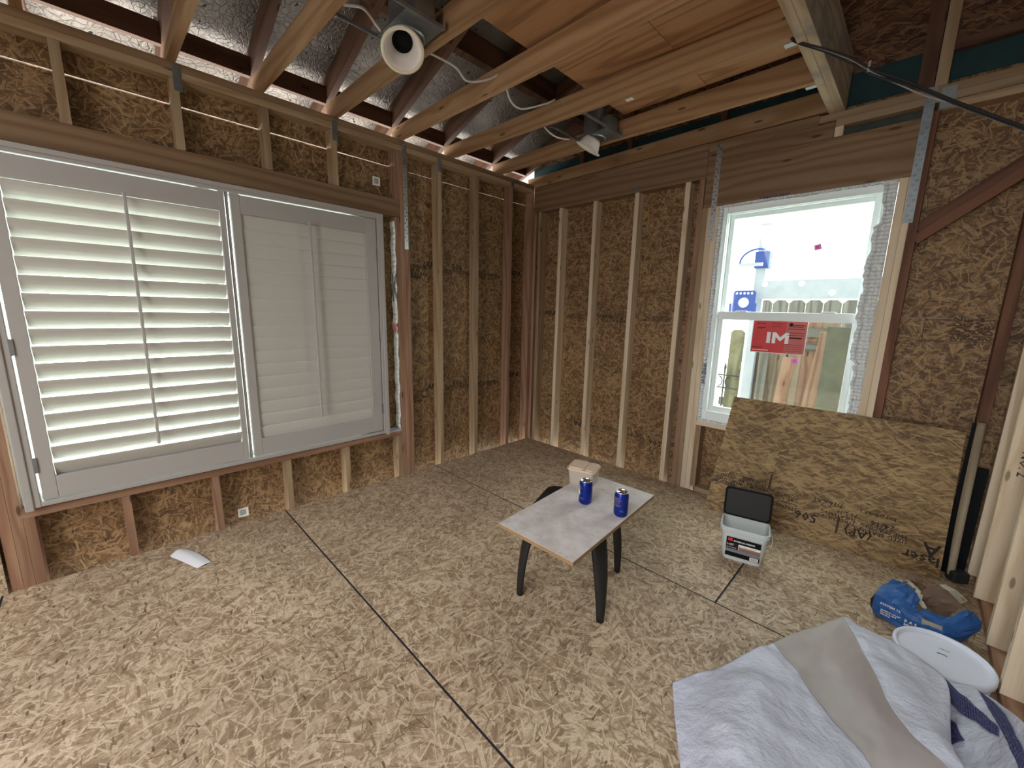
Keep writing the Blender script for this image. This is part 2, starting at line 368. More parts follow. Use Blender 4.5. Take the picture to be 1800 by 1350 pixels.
def catmull(pts, seg=8):
    P = [Vector(p) for p in pts]; P = [2 * P[0] - P[1]] + P + [2 * P[-1] - P[-2]]; out = []
    for i in range(1, len(P) - 2):
        for k in range(seg):
            t = k / seg; a, b, c, d = P[i - 1], P[i], P[i + 1], P[i + 2]
            out.append(.5 * ((2 * b) + (-a + c) * t + (2 * a - 5 * b + 4 * c - d) * t * t + (-a + 3 * b - 3 * c + d) * t ** 3))
    return out + [P[-2]]
def tube(name, pts, r, mat, parent=None, n=8, smooth_path=True, sx=1.0):
    path = catmull(pts) if smooth_path and len(pts) > 2 else [Vector(p) for p in pts]
    mb = MB(); rings = []
    up = Vector((0, 0, 1)); prev = None
    for i, p in enumerate(path):
        t = (path[min(i + 1, len(path) - 1)] - path[max(i - 1, 0)]).normalized()
        if prev is None: x = t.cross(up if abs(t.z) < .9 else Vector((1, 0, 0))).normalized()
        else: x = (prev - t * prev.dot(t)).normalized()
        prev = x; y = t.cross(x)
        rr = r(i / (len(path) - 1)) if callable(r) else r
        rings.append([p + (x * math.cos(a) * sx + y * math.sin(a)) * rr for a in [2 * math.pi * k / n for k in range(n)]])
    me_v = [tuple(q) for rg in rings for q in rg]; mb.v = me_v
    for i in range(len(rings) - 1):
        for k in range(n):
            mb.f.append((i * n + k, i * n + (k + 1) % n, (i + 1) * n + (k + 1) % n, (i + 1) * n + k)); mb.uv.append([(i * .02, k * .01)] * 4); mb.mi.append(0)
    mb.f.append(tuple(range(n))[::-1]); mb.uv.append([(0, 0)] * n); mb.mi.append(0)
    b = (len(rings) - 1) * n; mb.f.append(tuple(range(b, b + n))); mb.uv.append([(0, 0)] * n); mb.mi.append(0)
    return mb.build(name, mat, parent, smooth=True)

def text(name, body, M4, size, mat, parent=None, bold=.0, sx=1.0, align='LEFT', ex=.0002, wrap=None, spacing=1.0):
    c = bpy.data.curves.new(name, 'FONT'); c.body = body; c.size = size; c.extrude = ex; c.offset = bold
    c.align_x = align; c.resolution_u = 1; c.space_line = spacing
    t = bpy.data.objects.new('tmp', c); COL.objects.link(t)
    bpy.context.view_layer.update()
    dg = bpy.context.evaluated_depsgraph_get(); me = bpy.data.meshes.new_from_object(t.evaluated_get(dg))
    bpy.data.objects.remove(t); me.name = name
    me.transform(Matrix.Diagonal((sx, 1, 1, 1)))
    if wrap:
        R = wrap
        for v in me.vertices:
            a = v.co.x / R; rr = R + v.co.z; v.co = Vector((rr * math.sin(a), v.co.y, rr * math.cos(a) - R))
    me.materials.clear(); me.materials.append(M[mat])
    o = bpy.data.objects.new(name, me); COL.objects.link(o)
    if parent is not None: o.parent = parent
    o.matrix_local = M4; return o
def flat(name, M4, w, h, mat, parent=None, t=.0004):
    mb = MB().box(0, w, 0, h, 0, t, 'x'); return mb.build(name, mat, parent, mat=M4)
def prism(name, outline, depth, M4, mat, parent=None, holes=None, bevel=0, smooth=False):
    """outline in local xy extruded along local z; holes = list of (x, y, r)"""
    bm = bmesh.new()
    def ring(pts): 
        vs = [bm.verts.new((x, y, 0)) for x, y in pts]
        return [bm.edges.new((vs[i], vs[(i + 1) % len(vs)])) for i in range(len(vs))]
    ed = ring(outline)
    for hx, hy, hr in (holes or []):
        ed += ring([(hx + hr * math.cos(a), hy + hr * math.sin(a)) for a in [2 * math.pi * k / 14 for k in range(14)]])
    bmesh.ops.triangle_fill(bm, use_beauty=True, use_dissolve=False, edges=ed)
    for f in list(bm.faces):
        c = f.calc_center_median()
        if any((c.x - hx) ** 2 + (c.y - hy) ** 2 < (hr * .97) ** 2 for hx, hy, hr in (holes or [])): bm.faces.remove(f)
    r = bmesh.ops.extrude_face_region(bm, geom=bm.faces[:])
    bmesh.ops.translate(bm, verts=[v for v in r['geom'] if isinstance(v, bmesh.types.BMVert)], vec=(0, 0, depth))
    bmesh.ops.recalc_face_normals(bm, faces=bm.faces)
    uvl = bm.loops.layers.uv.new('UVMap')
    for f in bm.faces:
        for lp in f.loops: lp[uvl].uv = (lp.vert.co.y, lp.vert.co.x)
    me = bpy.data.meshes.new(name); bm.to_mesh(me); bm.free(); me.materials.append(M[mat])
    o = bpy.data.objects.new(name, me); COL.objects.link(o)
    if parent is not None: o.parent = parent
    o.matrix_local = M4
    if bevel:
        md = o.modifiers.new('b', 'BEVEL'); md.width = bevel; md.segments = 2; md.limit_method = 'ANGLE'
    return o
X, Y, Z = Vector((1, 0, 0)), Vector((0, 1, 0)), Vector((0, 0, 1))

# ================================================================== SETTING
YB = -6.2   # rear of the room
XR = 4.7
# ---- floor: strand board panels laid over a dark underlay, 8 mm joints
floor = empty('floor', kind='structure')
box('subfloor_underlay', 'gap', floor, 0.001, XR, YB, -.001, -.06, -.02, 'x', bevel=0)
G = .0045
ys = [0, -1.213, -2.432, -3.651, -4.87, YB]
for i in range(5):
    cuts = [0, 2.378, XR] if i % 2 == 0 and i == 0 else ([0, 3.6, XR] if i == 1 else [0, 3.9, XR])
    if i: box('seam_filler', 'gap', floor, .002, XR, ys[i] - .0045, ys[i] + .0045, -.015, -.0012, 'x', bevel=0)
    for c_ in cuts[1:-1]: box('seam_filler', 'gap', floor, c_ - .0045, c_ + .0045, ys[i + 1], ys[i], -.015, -.0012, 'y', bevel=0)
    for a, b in zip(cuts[:-1], cuts[1:]):
        mb = MB().box(a + (G if a else 0.001), b - G, ys[i + 1] + G, ys[i] - G * (i > 0) - .001 * (i == 0), -.02, 0, 'x' if i != 1 else 'y')
        mb.build('floor_panel', 'osb_floor', floor)

# ---- left wall (x = 0 is the inner face of the studs)
wl = empty('wall_left', kind='structure')
def stud(p, mat, x0, x1, y0, y1, z0, z1, name='stud', g='z'): return box(name, mat, p, x0, x1, y0, y1, z0, z1, g)
SX0 = -.0885
def lsheet(y0, y1, z0, z1, mat='osb_wall'): MB().box(-.1, -.089, y0, y1, z0, z1, random.choice('yz')).build('sheathing_panel', mat, wl)
lsheet(-1.45, .1, -.08, 2.415); lsheet(-1.45, -.02, 2.418, 2.60)
lsheet(-1.80, -1.45, .403, 2.414); lsheet(-3.56, -1.45, -.08, .403); lsheet(-3.56, -1.80, 2.02, 2.411)
lsheet(-3.56, -1.45, 2.4195, 2.60); lsheet(YB, -3.56, -.08, 2.6)
for y in (-1.150, -.755, -.335): stud(wl, random.choice(['pine_red', 'pine']), SX0, 0, y, y + .038, -.05, 2.518)
stud(wl, 'pine_red', SX0, 0, -.04, -.001, -.05, 2.518, 'corner_stud')
for y, m_ in ((-1.492, 'pine_red'), (-1.454, 'pine_red')): stud(wl, m_, SX0, 0, y, y + .0375, -.05, 2.518, 'king_stud')
stud(wl, 'pine_red', SX0, 0, -1.530, -1.4925, -.05, 2.05, 'jack_stud')
stud(wl, 'pine_red', SX0, 0, -1.530, -1.4925, 2.177, 2.518, 'cripple_stud')
for y in (-3.207, -2.810, -2.407, -2.004, -1.568): stud(wl, 'pine_red' if y < -2.5 else 'pine', SX0, 0, y, y + .037, -.05, .348, 'cripple_stud')
for y in (-3.205, -2.792, -2.379, -1.983): stud(wl, 'pine', SX0, 0, y, y + .038, 2.177, 2.518, 'cripple_stud')
box('window_header', 'pine_header', wl, SX0, .0, -3.62, -1.4925, 2.053, 2.176, 'y')
box('rough_sill', 'pine_red', wl, SX0, .0, -3.55, -1.530, .349, .387, 'y')
box('top_plate', 'pine', wl, SX0 + .0, .0, YB, -.001, 2.519, 2.556, 'y')
box('top_plate', 'pine_header', wl, SX0 + .0, .001, YB, -.001, 2.5565, 2.594, 'y')
for k, y in enumerate((-3.547, -3.585, -3.623)):
    stud(wl, 'pine_red', SX0, 0, y, y + .0375, -.05, .349 if k == 0 else 2.05 if k == 1 else 2.518, 'jack_stud' if k < 2 else 'king_stud')
for y in (-3.66, -4.07, -4.48, -4.88, -5.3, -5.7, -6.1): stud(wl, 'pine', SX0, 0, y - .037, y - .001, -.05, 2.518)
box('sheathing_offcut', 'osb_floor', wl, 0.001, .012, -4.7, -3.632, .0, .42, 'y', bevel=0)
# straps on left wall
def strap(parent, M4, L, w=.03, mat='steel', n=None):
    s = flat('steel_strap', M4, w, L, mat, parent, .0015)
    k = n or int(L / .025)
    mb = MB()
    for i in range(k):
        cx = w * (.32 if i % 2 else .68); cy = (i + .5) * L / k
        q = [(cx + .005 * math.cos(a), cy + .005 * math.sin(a), .0035) for a in [2 * math.pi * j / 8 for j in range(8)]]
        mb.quad(q)
        for j in range(8):
            a, b = q[j], q[(j + 1) % 8]
            mb.quad([(cx + (a[0] - cx) * 1.3, cy + (a[1] - cy) * 1.3, .0014), (cx + (b[0] - cx) * 1.3, cy + (b[1] - cy) * 1.3, .0014), b, a])
    tag(mb.build('nail_heads', 'can_metal' if mat == 'steel' else 'steel_dull', s), kind='stuff')
    return s
def hook(p, M4, w, h):  # short H-shaped clip over the plate
    mb = MB().box(0, w, 0, h, 0, .0015).box(w * .1, w * .35, h * .15, h * .5, .0015, .003).box(w * .6, w * .9, h * .3, h * .7, .0015, .003)
    return mb.build('hurricane_clip', 'steel_dull', p, mat=M4)
strap(wl, basis((.0015, -1.462, 1.825), Y, Z), .765, .032)
for y, z0, z1 in ((-2.775, 2.46, 2.582), (-1.972, 2.45, 2.57), (-1.152, 2.455, 2.56), (-.325, 2.52, 2.575)):
    hook(wl, basis((.0015, y, z0), Y, Z), .036, z1 - z0)
# printed grade stamps on the left sheathing
def block(parent, org, right, up, size, lines, mat='ink', sx=1.15, bold=.0006):
    return text('grade_stamp', lines, basis(org, right, up), size * 1.35, mat, parent, bold * size / .02, sx, spacing=.78)
LX = -.0885
def lrow(z, inv):
    r, u = (Y, Z) if not inv else (-Y, -Z)
    B = [(-1.37, .026, 'CONSTR\n24/16\nSPACING\nSPAN'), (-1.245, .046, '(APA)'), (-1.03, .018, 'THICKNESS\nPS 2-10'), (-.95, .05, '506'), (-.87, .018, 'STRENGTH AXIS\nTHIS DIRECTION\n----------->'), (-.68, .018, 'SIZED FOR SPACING\nEXPOSURE 1\n7/16 CAT'), (-.52, .018, 'THIS SIDE UP\nHUD-UM-40\nSTRUCT 1'), (-.23, .055, 'APA\n'), ]
    for y, s, t in B: block(wl, (LX, y, z + (.02 if s > .03 else .0)) if not inv else (LX, y + .12, z), r, u, s, t)
lrow(1.70, False); lrow(.66, False)
for y, z in ((-1.66, 2.262), (-2.685, .0)):
    st = flat('barcode_sticker', basis((LX, y, z), Y, Z), .058, .06, 'white', wl)
    mb = MB()
    for i in range(7): mb.box(.012 + i * .005, .0145 + i * .005, .012, .05, .0004, .0007)
    mb.build('barcode', 'ink', st)
# flashing strip on the side of the jack stud right of the shutters
fl = empty('flashing_strip'); fl.parent = wl
mbs = MB(); nz = 40
xs = [(-.078 + .006 * math.sin(i * 1.7) * (i > 4), -.006 + .004 * math.sin(i * 2.3 + 1)) for i in range(nz + 1)]
for i in range(nz):
    z0, z1 = .40 + i * 1.62 / nz, .40 + (i + 1) * 1.62 / nz
    yb = lambda k: -1.536 - .003 * math.sin(k * 1.3)
    mbs.quad([(xs[i][0], yb(i), z0), (xs[i][1], yb(i), z0), (xs[i + 1][1], yb(i + 1), z1), (xs[i + 1][0], yb(i + 1), z1)])
tag(mbs.build('wrap_strip', 'white', fl, smooth=True, solid=.001), label='torn white house wrap strip')
MB().box(-.09, .004, -1.66, -1.535, .389, .398).build('sill_wrap', 'wrap', fl)
text('printed_letter', 'K', basis((-.072, -1.541, 1.43), X, Z), .3, 'grey_print', fl, .004, .45)
text('printed_letter', 'NO', basis((-.070, -1.541, 1.18), X, Z), .115, 'red', fl, .002, .42)

# ---- left window glass and frame behind the shutters (mostly hidden)
w2 = empty('window_2', kind='structure')
for a in ((-3.55, -3.50, .39, 2.05), (-1.83, -1.79, .39, 2.05), (-2.72, -2.66, .44, 2.0), (-3.50, -1.83, .39, .44), (-3.50, -1.83, 2.0, 2.05)):
    box('window_frame', 'vinyl', w2, -.115, -.065, a[0], a[1], a[2], a[3], 'y')
box('window_glass', 'glass', w2, -.10, -.096, -3.50, -1.83, .44, 2.0, 'y', bevel=0)

# ---- back wall (y = 0 is the inner face of the studs)
wb = empty('wall_back', kind='structure')
BY = .0885
def bsheet(x0, x1, z0, z1, mat='osb_wall', g='x', y0=.089): MB().box(x0, x1, y0, y0 + .011, z0, z1, g).build('sheathing_panel', mat, wb)
bsheet(-.1, 1.769, -.08, 2.064); bsheet(-.1, 1.769, 2.069, 2.6)
bsheet(1.769, 2.697, -.08, .57); bsheet(1.769, 2.697, 2.135, 2.6)
bsheet(2.697, 3.5, -.08, .797, 'osb_wall'); bsheet(2.697, 3.5, .8, 1.384); bsheet(2.697, 3.5, 1.388, 2.072); bsheet(2.697, 3.5, 2.076, 2.6)
bsheet(3.5, XR, -.08, 2.6)
for a_ in ((-.1, 1.769, -.08, 2.6), (1.769, 2.697, -.08, .57), (1.769, 2.697, 2.135, 2.6), (2.697, XR, -.08, 2.6)): MB().box(a_[0], a_[1], .1003, .102, a_[2], a_[3]).build('seam_light_block', 'drywall', wb)  # unseen backing added to keep daylight out of the sheathing joints
for x, m_ in ((.0, 'pine_red'), (.066, 'pine'), (.325, 'pine_pale'), (.706, 'pine_pale'), (1.105, 'pine_pale'), (1.514, 'pine_pale')):
    mb = MB()
    mb.box(x + .001, x + .038, 0, BY, -.05, 2.335)
    mb.build('stud', m_, wb, bevel=.0015)
for x, m_ in ((1.617, 'pine_red'), (1.655, 'pine'), (1.693, 'pine_pale'), (1.731, 'pine_pale')):
    stud(wb, m_, x + .0003, x + .0375, 0, BY, -.05, 2.335 if x < 1.64 else 2.134, 'king_stud' if x < 1.7 else 'jack_stud')
stud(wb, 'pine', 1.7695, 1.807, 0, BY, .038, .535, 'cripple_stud')
stud(wb, 'pine_pale', 2.699, 2.736, 0, BY, -.05, 2.134, 'jack_stud')
stud(wb, 'pine_pale', 2.7365, 2.7675, 0, BY, -.05, 2.134, 'king_stud')
stud(wb, 'pine_old', 2.768, 2.806, -.001, BY, -.05, 2.437, 'stud')
stud(wb, 'pine_old', 3.170, 3.212, -.001, BY, -.05, 2.437, 'stud')
for x in (3.6, 4.0, 4.4): stud(wb, 'pine', x, x + .038, 0, BY, -.05, 2.437)
box('bottom_plate', 'pine', wb, 1.808, 2.6985, 0, BY, -.0, .038, 'x')
box('rough_sill', 'pine_pale', wb, 1.7695, 2.6985, -.002, BY, .536, .574, 'x')
box('wall_header', 'pine_header', wb, .001, 1.66, -.001, BY, 2.336, 2.529, 'x')
box('window_header', 'pine_header', wb, 1.661, 2.7675, -.002, BY, 2.136, 2.420, 'x')
box('blocking', 'pine_header', wb, 1.661, 2.372, -.001, BY, 2.421, 2.506, 'x')
box('top_plate', 'pine_header', wb, .001, 1.66, .002, BY, 2.53, 2.57, 'x')
box('top_plate', 'pine_header', wb, 1.661, 2.289, .0, BY, 2.507, 2.565, 'x')
box('blocking', 'rafter', wb, 2.290, 2.371, .012, BY, 2.507, 2.515, 'x')
box('cripple_stud', 'pine_pale', wb, 2.374, 2.415, -.003, BY, 2.421, 2.476, 'z')
box('insulation_board', 'foam_dark', wb, 2.416, 2.7675, .06, BY, 2.421, 2.476, 'x')
box('top_plate', 'pine', wb, 2.374, XR, -.003, BY, 2.477, 2.515, 'x')
box('top_plate', 'pine', wb, 2.290, XR, -.003, BY, 2.5155, 2.555, 'x')
box('top_plate', 'pine', wb, 2.808, XR, .012, BY, 2.438, 2.4765, 'x')
# brown let-in brace (two boards)
def slant(name, mat, parent, p0, p1, w, t, yoff):
    d = Vector(p1) - Vector(p0); L = d.length; m4 = basis(p0, d, Z); mb = MB().box(0, L, -w / 2, w / 2, 0, t, 'x')
    return mb.build(name, mat, parent, mat=m4, bevel=.001)
slant('diagonal_brace', 'pine_old', wb, (2.80, .045, 1.80), (3.6, .045, 2.46), .05, .038, 0)
slant('diagonal_brace', 'pine_old', wb, (2.80, .055, 1.86), (3.6, .055, 2.52), .05, .03, 0)
strap(wb, basis((1.716, -.004, 1.895), X, Z), .65, .036)
strap(wb, basis((2.742, -.004, 1.893), X, Z), .665, .040, 'steel_dull')
hook(wb, basis((2.80, -.005, 2.44), X, Z), .055, .10)
hook(wb, basis((1.105, -.003, 2.335), X, Z), .03, .05)
# stamps on the back sheathing
BYs = .0886
for x, s, t in ((.115, .055, 'APA'), (.40, .02, '(APA) CONSTRUCTION GRADE\nSPACING 24/16'), (.80, .02, 'STRENGTH AXIS THIS WAY\n24/16 EXPOSURE 1\nSIZED FOR SPACING |'), (1.20, .02, '| THIS SIDE UP  ALL EDGES\n  NOT TO EXCEED SPAN |'), (1.585, .055, 'A')):
    block(wb, (x, BYs, 1.335), X, Z, s, t)
for x, s, t in ((.70, .055, 'APA'), (1.06, .02, 'CONSTRUCTION GRADE\nSPACING 24/16'), (1.30, .02, 'STRENGTH AXIS\n24/16'), (1.47, .05, '506'), (1.60, .02, 'SIZED\n7/16')):
    block(wb, (x, BYs, .30), -X, -Z, s, t)
ms = basis((3.145, BYs, 1.27), Z, -X)
text('grade_stamp', 'SIDE\nDOWN\nSPACE\nSTUDS', basis((3.13, BYs, 1.27), Z, X) @ Matrix.Scale(1, 4), .048, 'ink_soft', wb, .001, .85, spacing=.8)
for z in (1.262, 1.375): flat('stamp_line', basis((2.905, BYs - .0003, z), X, Z), .25, .003, 'ink_soft', wb)
flat('stamp_line', basis((2.905, BYs - .0003, 1.262), X, Z), .003, .115, 'ink_soft', wb)

# ---- gable above the back wall
gb = empty('trim_1', kind='structure')
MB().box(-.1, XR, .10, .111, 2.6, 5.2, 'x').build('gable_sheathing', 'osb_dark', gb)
MB().box(-.09, XR, .089, .0995, 2.601, 2.775, 'x').build('gable_board', 'teal', gb)
box('gable_nailer', 'rafter', gb, 2.81, XR, .05, .0885, 2.73, 2.778, 'x')
box('gable_stud', 'pine', gb, 2.768, 2.815, .0, .06, 2.556, 3.6, 'z')
box('gable_stud', 'rafter', gb, 2.70, 2.764, .03, .0885, 2.556, 3.6, 'z')
for x in (.5, .98, 1.7, 3.3): box('gable_stud', 'rafter', gb, x, x + .04, .05, .0885, 2.572, 2.75 + .3 * x, 'z')

# ---- right wall: new partition of studs, seen almost edge on
wr = empty('wall_right', kind='structure')
for k, y in enumerate((-.0405, -.29, -.69, -1.0, -1.45, -1.9, -2.3, -2.7, -3.7, -4.1, -4.5, -4.9, -5.3, -5.7, -6.1)):
    o_ = .03 * min(-y, 1.3) - .003
    stud(wr, 'pine_pale', 3.26 + o_, 3.349 + o_, y, y + .038, .039, 2.436)
box('bottom_plate', 'pine_red', wr, 3.29, 3.388, YB, -.001, .0005, .038, 'y')
box('top_plate', 'pine_pale', wr, 3.26, 3.349, YB, -.005, 2.437, 2.475, 'y')
box('drywall_panel', 'drywall', wr, 3.3895, 3.402, YB, .0, .0, 2.436, 'y', bevel=0)
for y, z, t, s in ((-.6905, .62, 'NO. 2', .05), (-.2905, .70, 'NO. 2', .046), (-1.0005, .50, '5270', .055)):
    Mx = basis((3.300, y - .0004, z + .10), -Z, X) if t != '5270' else basis((3.303, y, z), X, Z)
    text('grade_stamp', t, Mx, s, 'ink_soft', wr, .0006)
    if t != '5270': text('grade_stamp', '(SYP)  MILL 218', basis((3.325, y, z + .11), -Z, X), s * .42, 'ink_soft', wr, .0003)
# ---- outer right and rear shell
wo = empty('wall_outer', kind='structure')
MB().box(XR, XR + .02, YB, .1, -.06, 4.4, 'y').build('sheathing_panel', 'osb_wall', wo)
wre = empty('wall_rear', kind='structure')
for a in ((0, 2.35, -.06, 2.6), (3.2, XR, -.06, 2.6), (2.35, 3.2, 2.1, 2.6)):
    MB().box(a[0], a[1], YB - .02, YB, a[2], a[3], 'x').build('sheathing_panel', 'osb_wall', wre)
MB().box(-.1, XR, YB - .02, YB, 2.6, 4.6, 'x').build('sheathing_panel', 'osb_wall', wre)

# ---- roof: foil faced deck, rafters, blocking, attic floor
ce = empty('ceiling', kind='structure')
SL = .34
def zdeck(x): return 2.885 + SL * x
def slope_box(name, mat, x0, x1, y0, y1, zlo, thick, g='x'):
    """box following the roof slope"""
    mb = MB(); L = math.hypot(1, SL)
    P = [(x, y, zlo + SL * x + dz) for x in (x0, x1) for y in (y0, y1) for dz in (0, thick)]
    o1, o2 = random.random() * 9, random.random() * 9
    for fc, ax in (((0, 1, 3, 2), 0), ((4, 6, 7, 5), 0), ((0, 4, 5, 1), 1), ((2, 3, 7, 6), 1), ((0, 2, 6, 4), 2), ((1, 5, 7, 3), 2)):
        mb.quad([P[i] for i in fc], [((P[i][0] * L + o1, (P[i][1] if ax == 2 else P[i][2] - SL * P[i][0]) + o2) if ax else (P[i][1] + o1, P[i][2] + o2)) for i in fc])
    return mb.build(name, mat, ce)
slope_box('roof_deck', 'foil', -.62, XR + .1, YB, .3, 2.885, .012)
JY = [(-2.795, -2.745), (-2.395, -2.325), (-1.965, -1.895), (-1.490, -1.420), (-1.018, -.875), (-.480, -.385)]
for y0, _ in JY + [(-3.30, 0), (-3.75, 0), (-4.2, 0), (-4.65, 0), (-5.1, 0), (-5.55, 0), (-6.0, 0), (-.03, 0)]:
    slope_box('rafter', 'rafter', -.60, XR, y0 + .001, y0 + .039, 2.741, .143)
cuts = [YB, -6.0, -5.55, -5.1, -4.65, -4.2, -3.75, -3.30, -2.795, -2.395, -1.965, -1.490, -1.018, -.480, -.03]
for a, b in zip(cuts[:-1], cuts[1:]): box('eave_blocking', 'rafter', ce, -.125, -.089, a + .04, b, 2.695, 2.80, 'y')
box('fascia', 'white_paint', ce, -.66, -.622, YB, .3, 2.50, 2.68, 'y')
for yy in (YB, -4.0, -2.0): pass
for a, b in zip(cuts[3:-1], cuts[4:]):
    for x, s in ((.60, 0), (1.02, 0)): slope_box('roof_blocking', 'rafter', x, x + .04, a + .04, b, 2.742, .14)
for (x0, x1) in ((1.222, 1.778), (1.781, 2.332)):
    for ya, yb in ((-2.62, -.435), (-5.05, -2.623)):
        mb = MB().box(x0, x1, ya, yb, 2.7365, 2.752, 'x'); mb.build('attic_floor_panel', 'plywood', ce)
flat('barcode_sticker', basis((1.33, -.58, 2.736), X, -Y), .05, .035, 'white', ce)

# ================================================================== CEILING JOISTS AND BEAM (things)
jl = ['ceiling joist crossing the top left corner of the photo', 'ceiling joist left of the nearer recessed light', 'ceiling joist right behind the nearer recessed light, knot on its side',
      'long ceiling joist between the two recessed lights, nearer one with a bark notch', 'long knotty ceiling joist just left of the farther recessed light', 'ceiling joist just right of the farther recessed light']
def joist(y0, y1, x1, label, z0=2.5945, h=.139):
    mb = MB(); o1, o2 = random.random() * 9, random.random() * 9
    xe = .02; P = []
    for x, y in ((-.085, y0 - (y1 - y0) * .036), (x1, y1)):
        for dy in (0, .038):
            for dz in (0, h): P.append((x, y + dy, z0 + dz))
    # clip the upper outer corner like the cut of the roof
    P[1] = (P[1][0], P[1][1], z0 + .09); P[3] = (P[3][0], P[3][1], z0 + .09)
    for fc, ax in (((0, 1, 3, 2), 0), ((4, 6, 7, 5), 0), ((0, 4, 5, 1), 1), ((2, 3, 7, 6), 1), ((0, 2, 6, 4), 2), ((1, 5, 7, 3), 2)):
        mb.quad([P[i] for i in fc], [((P[i][0] + o1, (P[i][1] if ax == 2 else P[i][2]) + o2 + .3 * ax) if ax else (P[i][1] + o1, P[i][2] + o2)) for i in fc])
    o = mb.build('ceiling_joist', 'pine_joist', None, bevel=.002)
    return tag(o, label, 'joist', 'pine joists overhead')
for (a, b), L in zip(JY, jl): joist(a, b, 2.3325, L)
o = joist(-3.30, -3.25, 2.3325, 'ceiling joist cut off by the left edge of the photo')
JL = joist(-.006, -.006, 2.3325, 'lower ceiling joist lying along the top of the window wall', 2.5725, .12)
bw = empty('ceiling_beam', (2.37, 0, 2.556), label='doubled pale ceiling beam resting on the window wall, dirty right side', cat='beam')
for x0, m_ in ((2.3335, 'beam'), (2.3715, 'beam')):
    mb = MB().box(x0 - 2.37, x0 + .0375 - 2.37, -5.2, .04, 0, .285, 'y'); mb.build('beam_ply', m_, bw, bevel=.002)
for y in (-.83, -.345):
    mb = MB().box(2.27 - 2.37, 2.3325 - 2.37, y, y + .034, .0365, .0375); mb.build('nail_plate', 'wire_clip', bw)

# ================================================================== WINDOW
w1 = empty('window_1', kind='structure')
x0, x1, z0, z1 = 1.772, 2.696, .576, 2.132
def frame(name, mat, p, x0, x1, z0, z1, w, ya, yb, wb_=None, bev=.003):
    wb_ = wb_ or w
    mb = MB().box(x0, x0 + w, ya, yb, z0, z1).box(x1 - w, x1, ya, yb, z0, z1).box(x0 + w, x1 - w, ya, yb, z0, z0 + wb_).box(x0 + w, x1 - w, ya, yb, z1 - w, z1)
    return mb.build(name, mat, p, bevel=bev)
frame('window_frame', 'vinyl', w1, x0 + .012, x1 - .012, z0 + .012, z1 - .012, .045, .012, .10, .07)
frame('window_frame', 'vinyl', w1, x0 + .045, x1 - .045, z0 + .06, z1 - .045, .018, .026, .095)
frame('upper_sash', 'vinyl', w1, 1.836, 2.632, 1.352, 2.07, .028, .060, .085, .03)
frame('lower_sash', 'vinyl', w1, 1.838, 2.630, .655, 1.40, .030, .032, .058, .045)
box('meeting_rail', 'vinyl', w1, 1.838, 2.630, .022, .034, 1.345, 1.402, 'x', bevel=.003)
box('upper_glass', 'glass', w1, 1.86, 2.61, .071, .0745, 1.375, 2.045, 'x', bevel=0)
box('lower_glass', 'glass', w1, 1.865, 2.605, .043, .0465, .695, 1.36, 'x', bevel=0)
for x in (1.95, 2.44): box('sash_latch', 'vinyl', w1, x, x + .07, .014, .03, 1.402, 1.41, 'x')
# crinkled flashing tape around the opening
def ragged(name, side):
    mb = MB(); n = 70; rr = random.Random(3 + len(side)); pts = []
    nz_ = [rr.random() for _ in range(n + 8)]; sm = lambda i, k: sum(nz_[i:i + k]) / k
    for i in range(n + 1):
        t = i / n; w = .026 + .014 * sm(i, 5) + .006 * nz_[i]
        if side == 'right': w = .030 + .05 * sm(i, 6) + .008 * nz_[i] + (.018 if .35 < t < .85 else 0)
        d = .002 + .012 * sm(i, 3)
        if side in ('left', 'right'):
            z = z0 + t * (z1 - z0); sg_ = 1 if side == 'left' else -1; xe = x0 - .004 if side == 'left' else x1 + .002
            r = [(xe + sg_ * w * f, .010 - d * (1.0 if k % 2 else .4) - .004 * rr.random(), z) for k, f in enumerate((0, .35, .7, 1))]
        elif side == 'top':
            x = x0 + t * (x1 - x0); e = z1 + .002 + .014 * max(0, math.sin(t * 7 - .6)) * sm(i, 4); w *= .5
            r = [(x, .006 - d * (1.0 if k % 2 else .4), e - (w + e - z1) * f) for k, f in enumerate((0, .35, .7, 1))]
        else:
            x = x0 + t * (x1 - x0); e = z0 - .016 * sm(i, 2); w *= .6
            r = [(x, .002 - d * (1.0 if k % 2 else .4), e + w * f) for k, f in enumerate((0, .35, .7, 1))]
        pts.append(r)
    for a, b in zip(pts[:-1], pts[1:]):
        for k in range(3): mb.quad([a[k], a[k + 1], b[k + 1], b[k]])
    return mb.build(name, 'tape', w1, smooth=True, solid=.001)
for sd in ('left', 'right', 'top', 'bottom'): ragged('flashing_tape', sd)
text('tape_printing', 'WINDOW', basis((x0 + .004, -.0075, 1.02), -Z, X), .034, 'navy', w1, .0006)
text('tape_printing', 'WINDOW WRAP', basis((2.02, -.0085, z1 + .001), X, Z), .022, 'navy', w1, .0006)
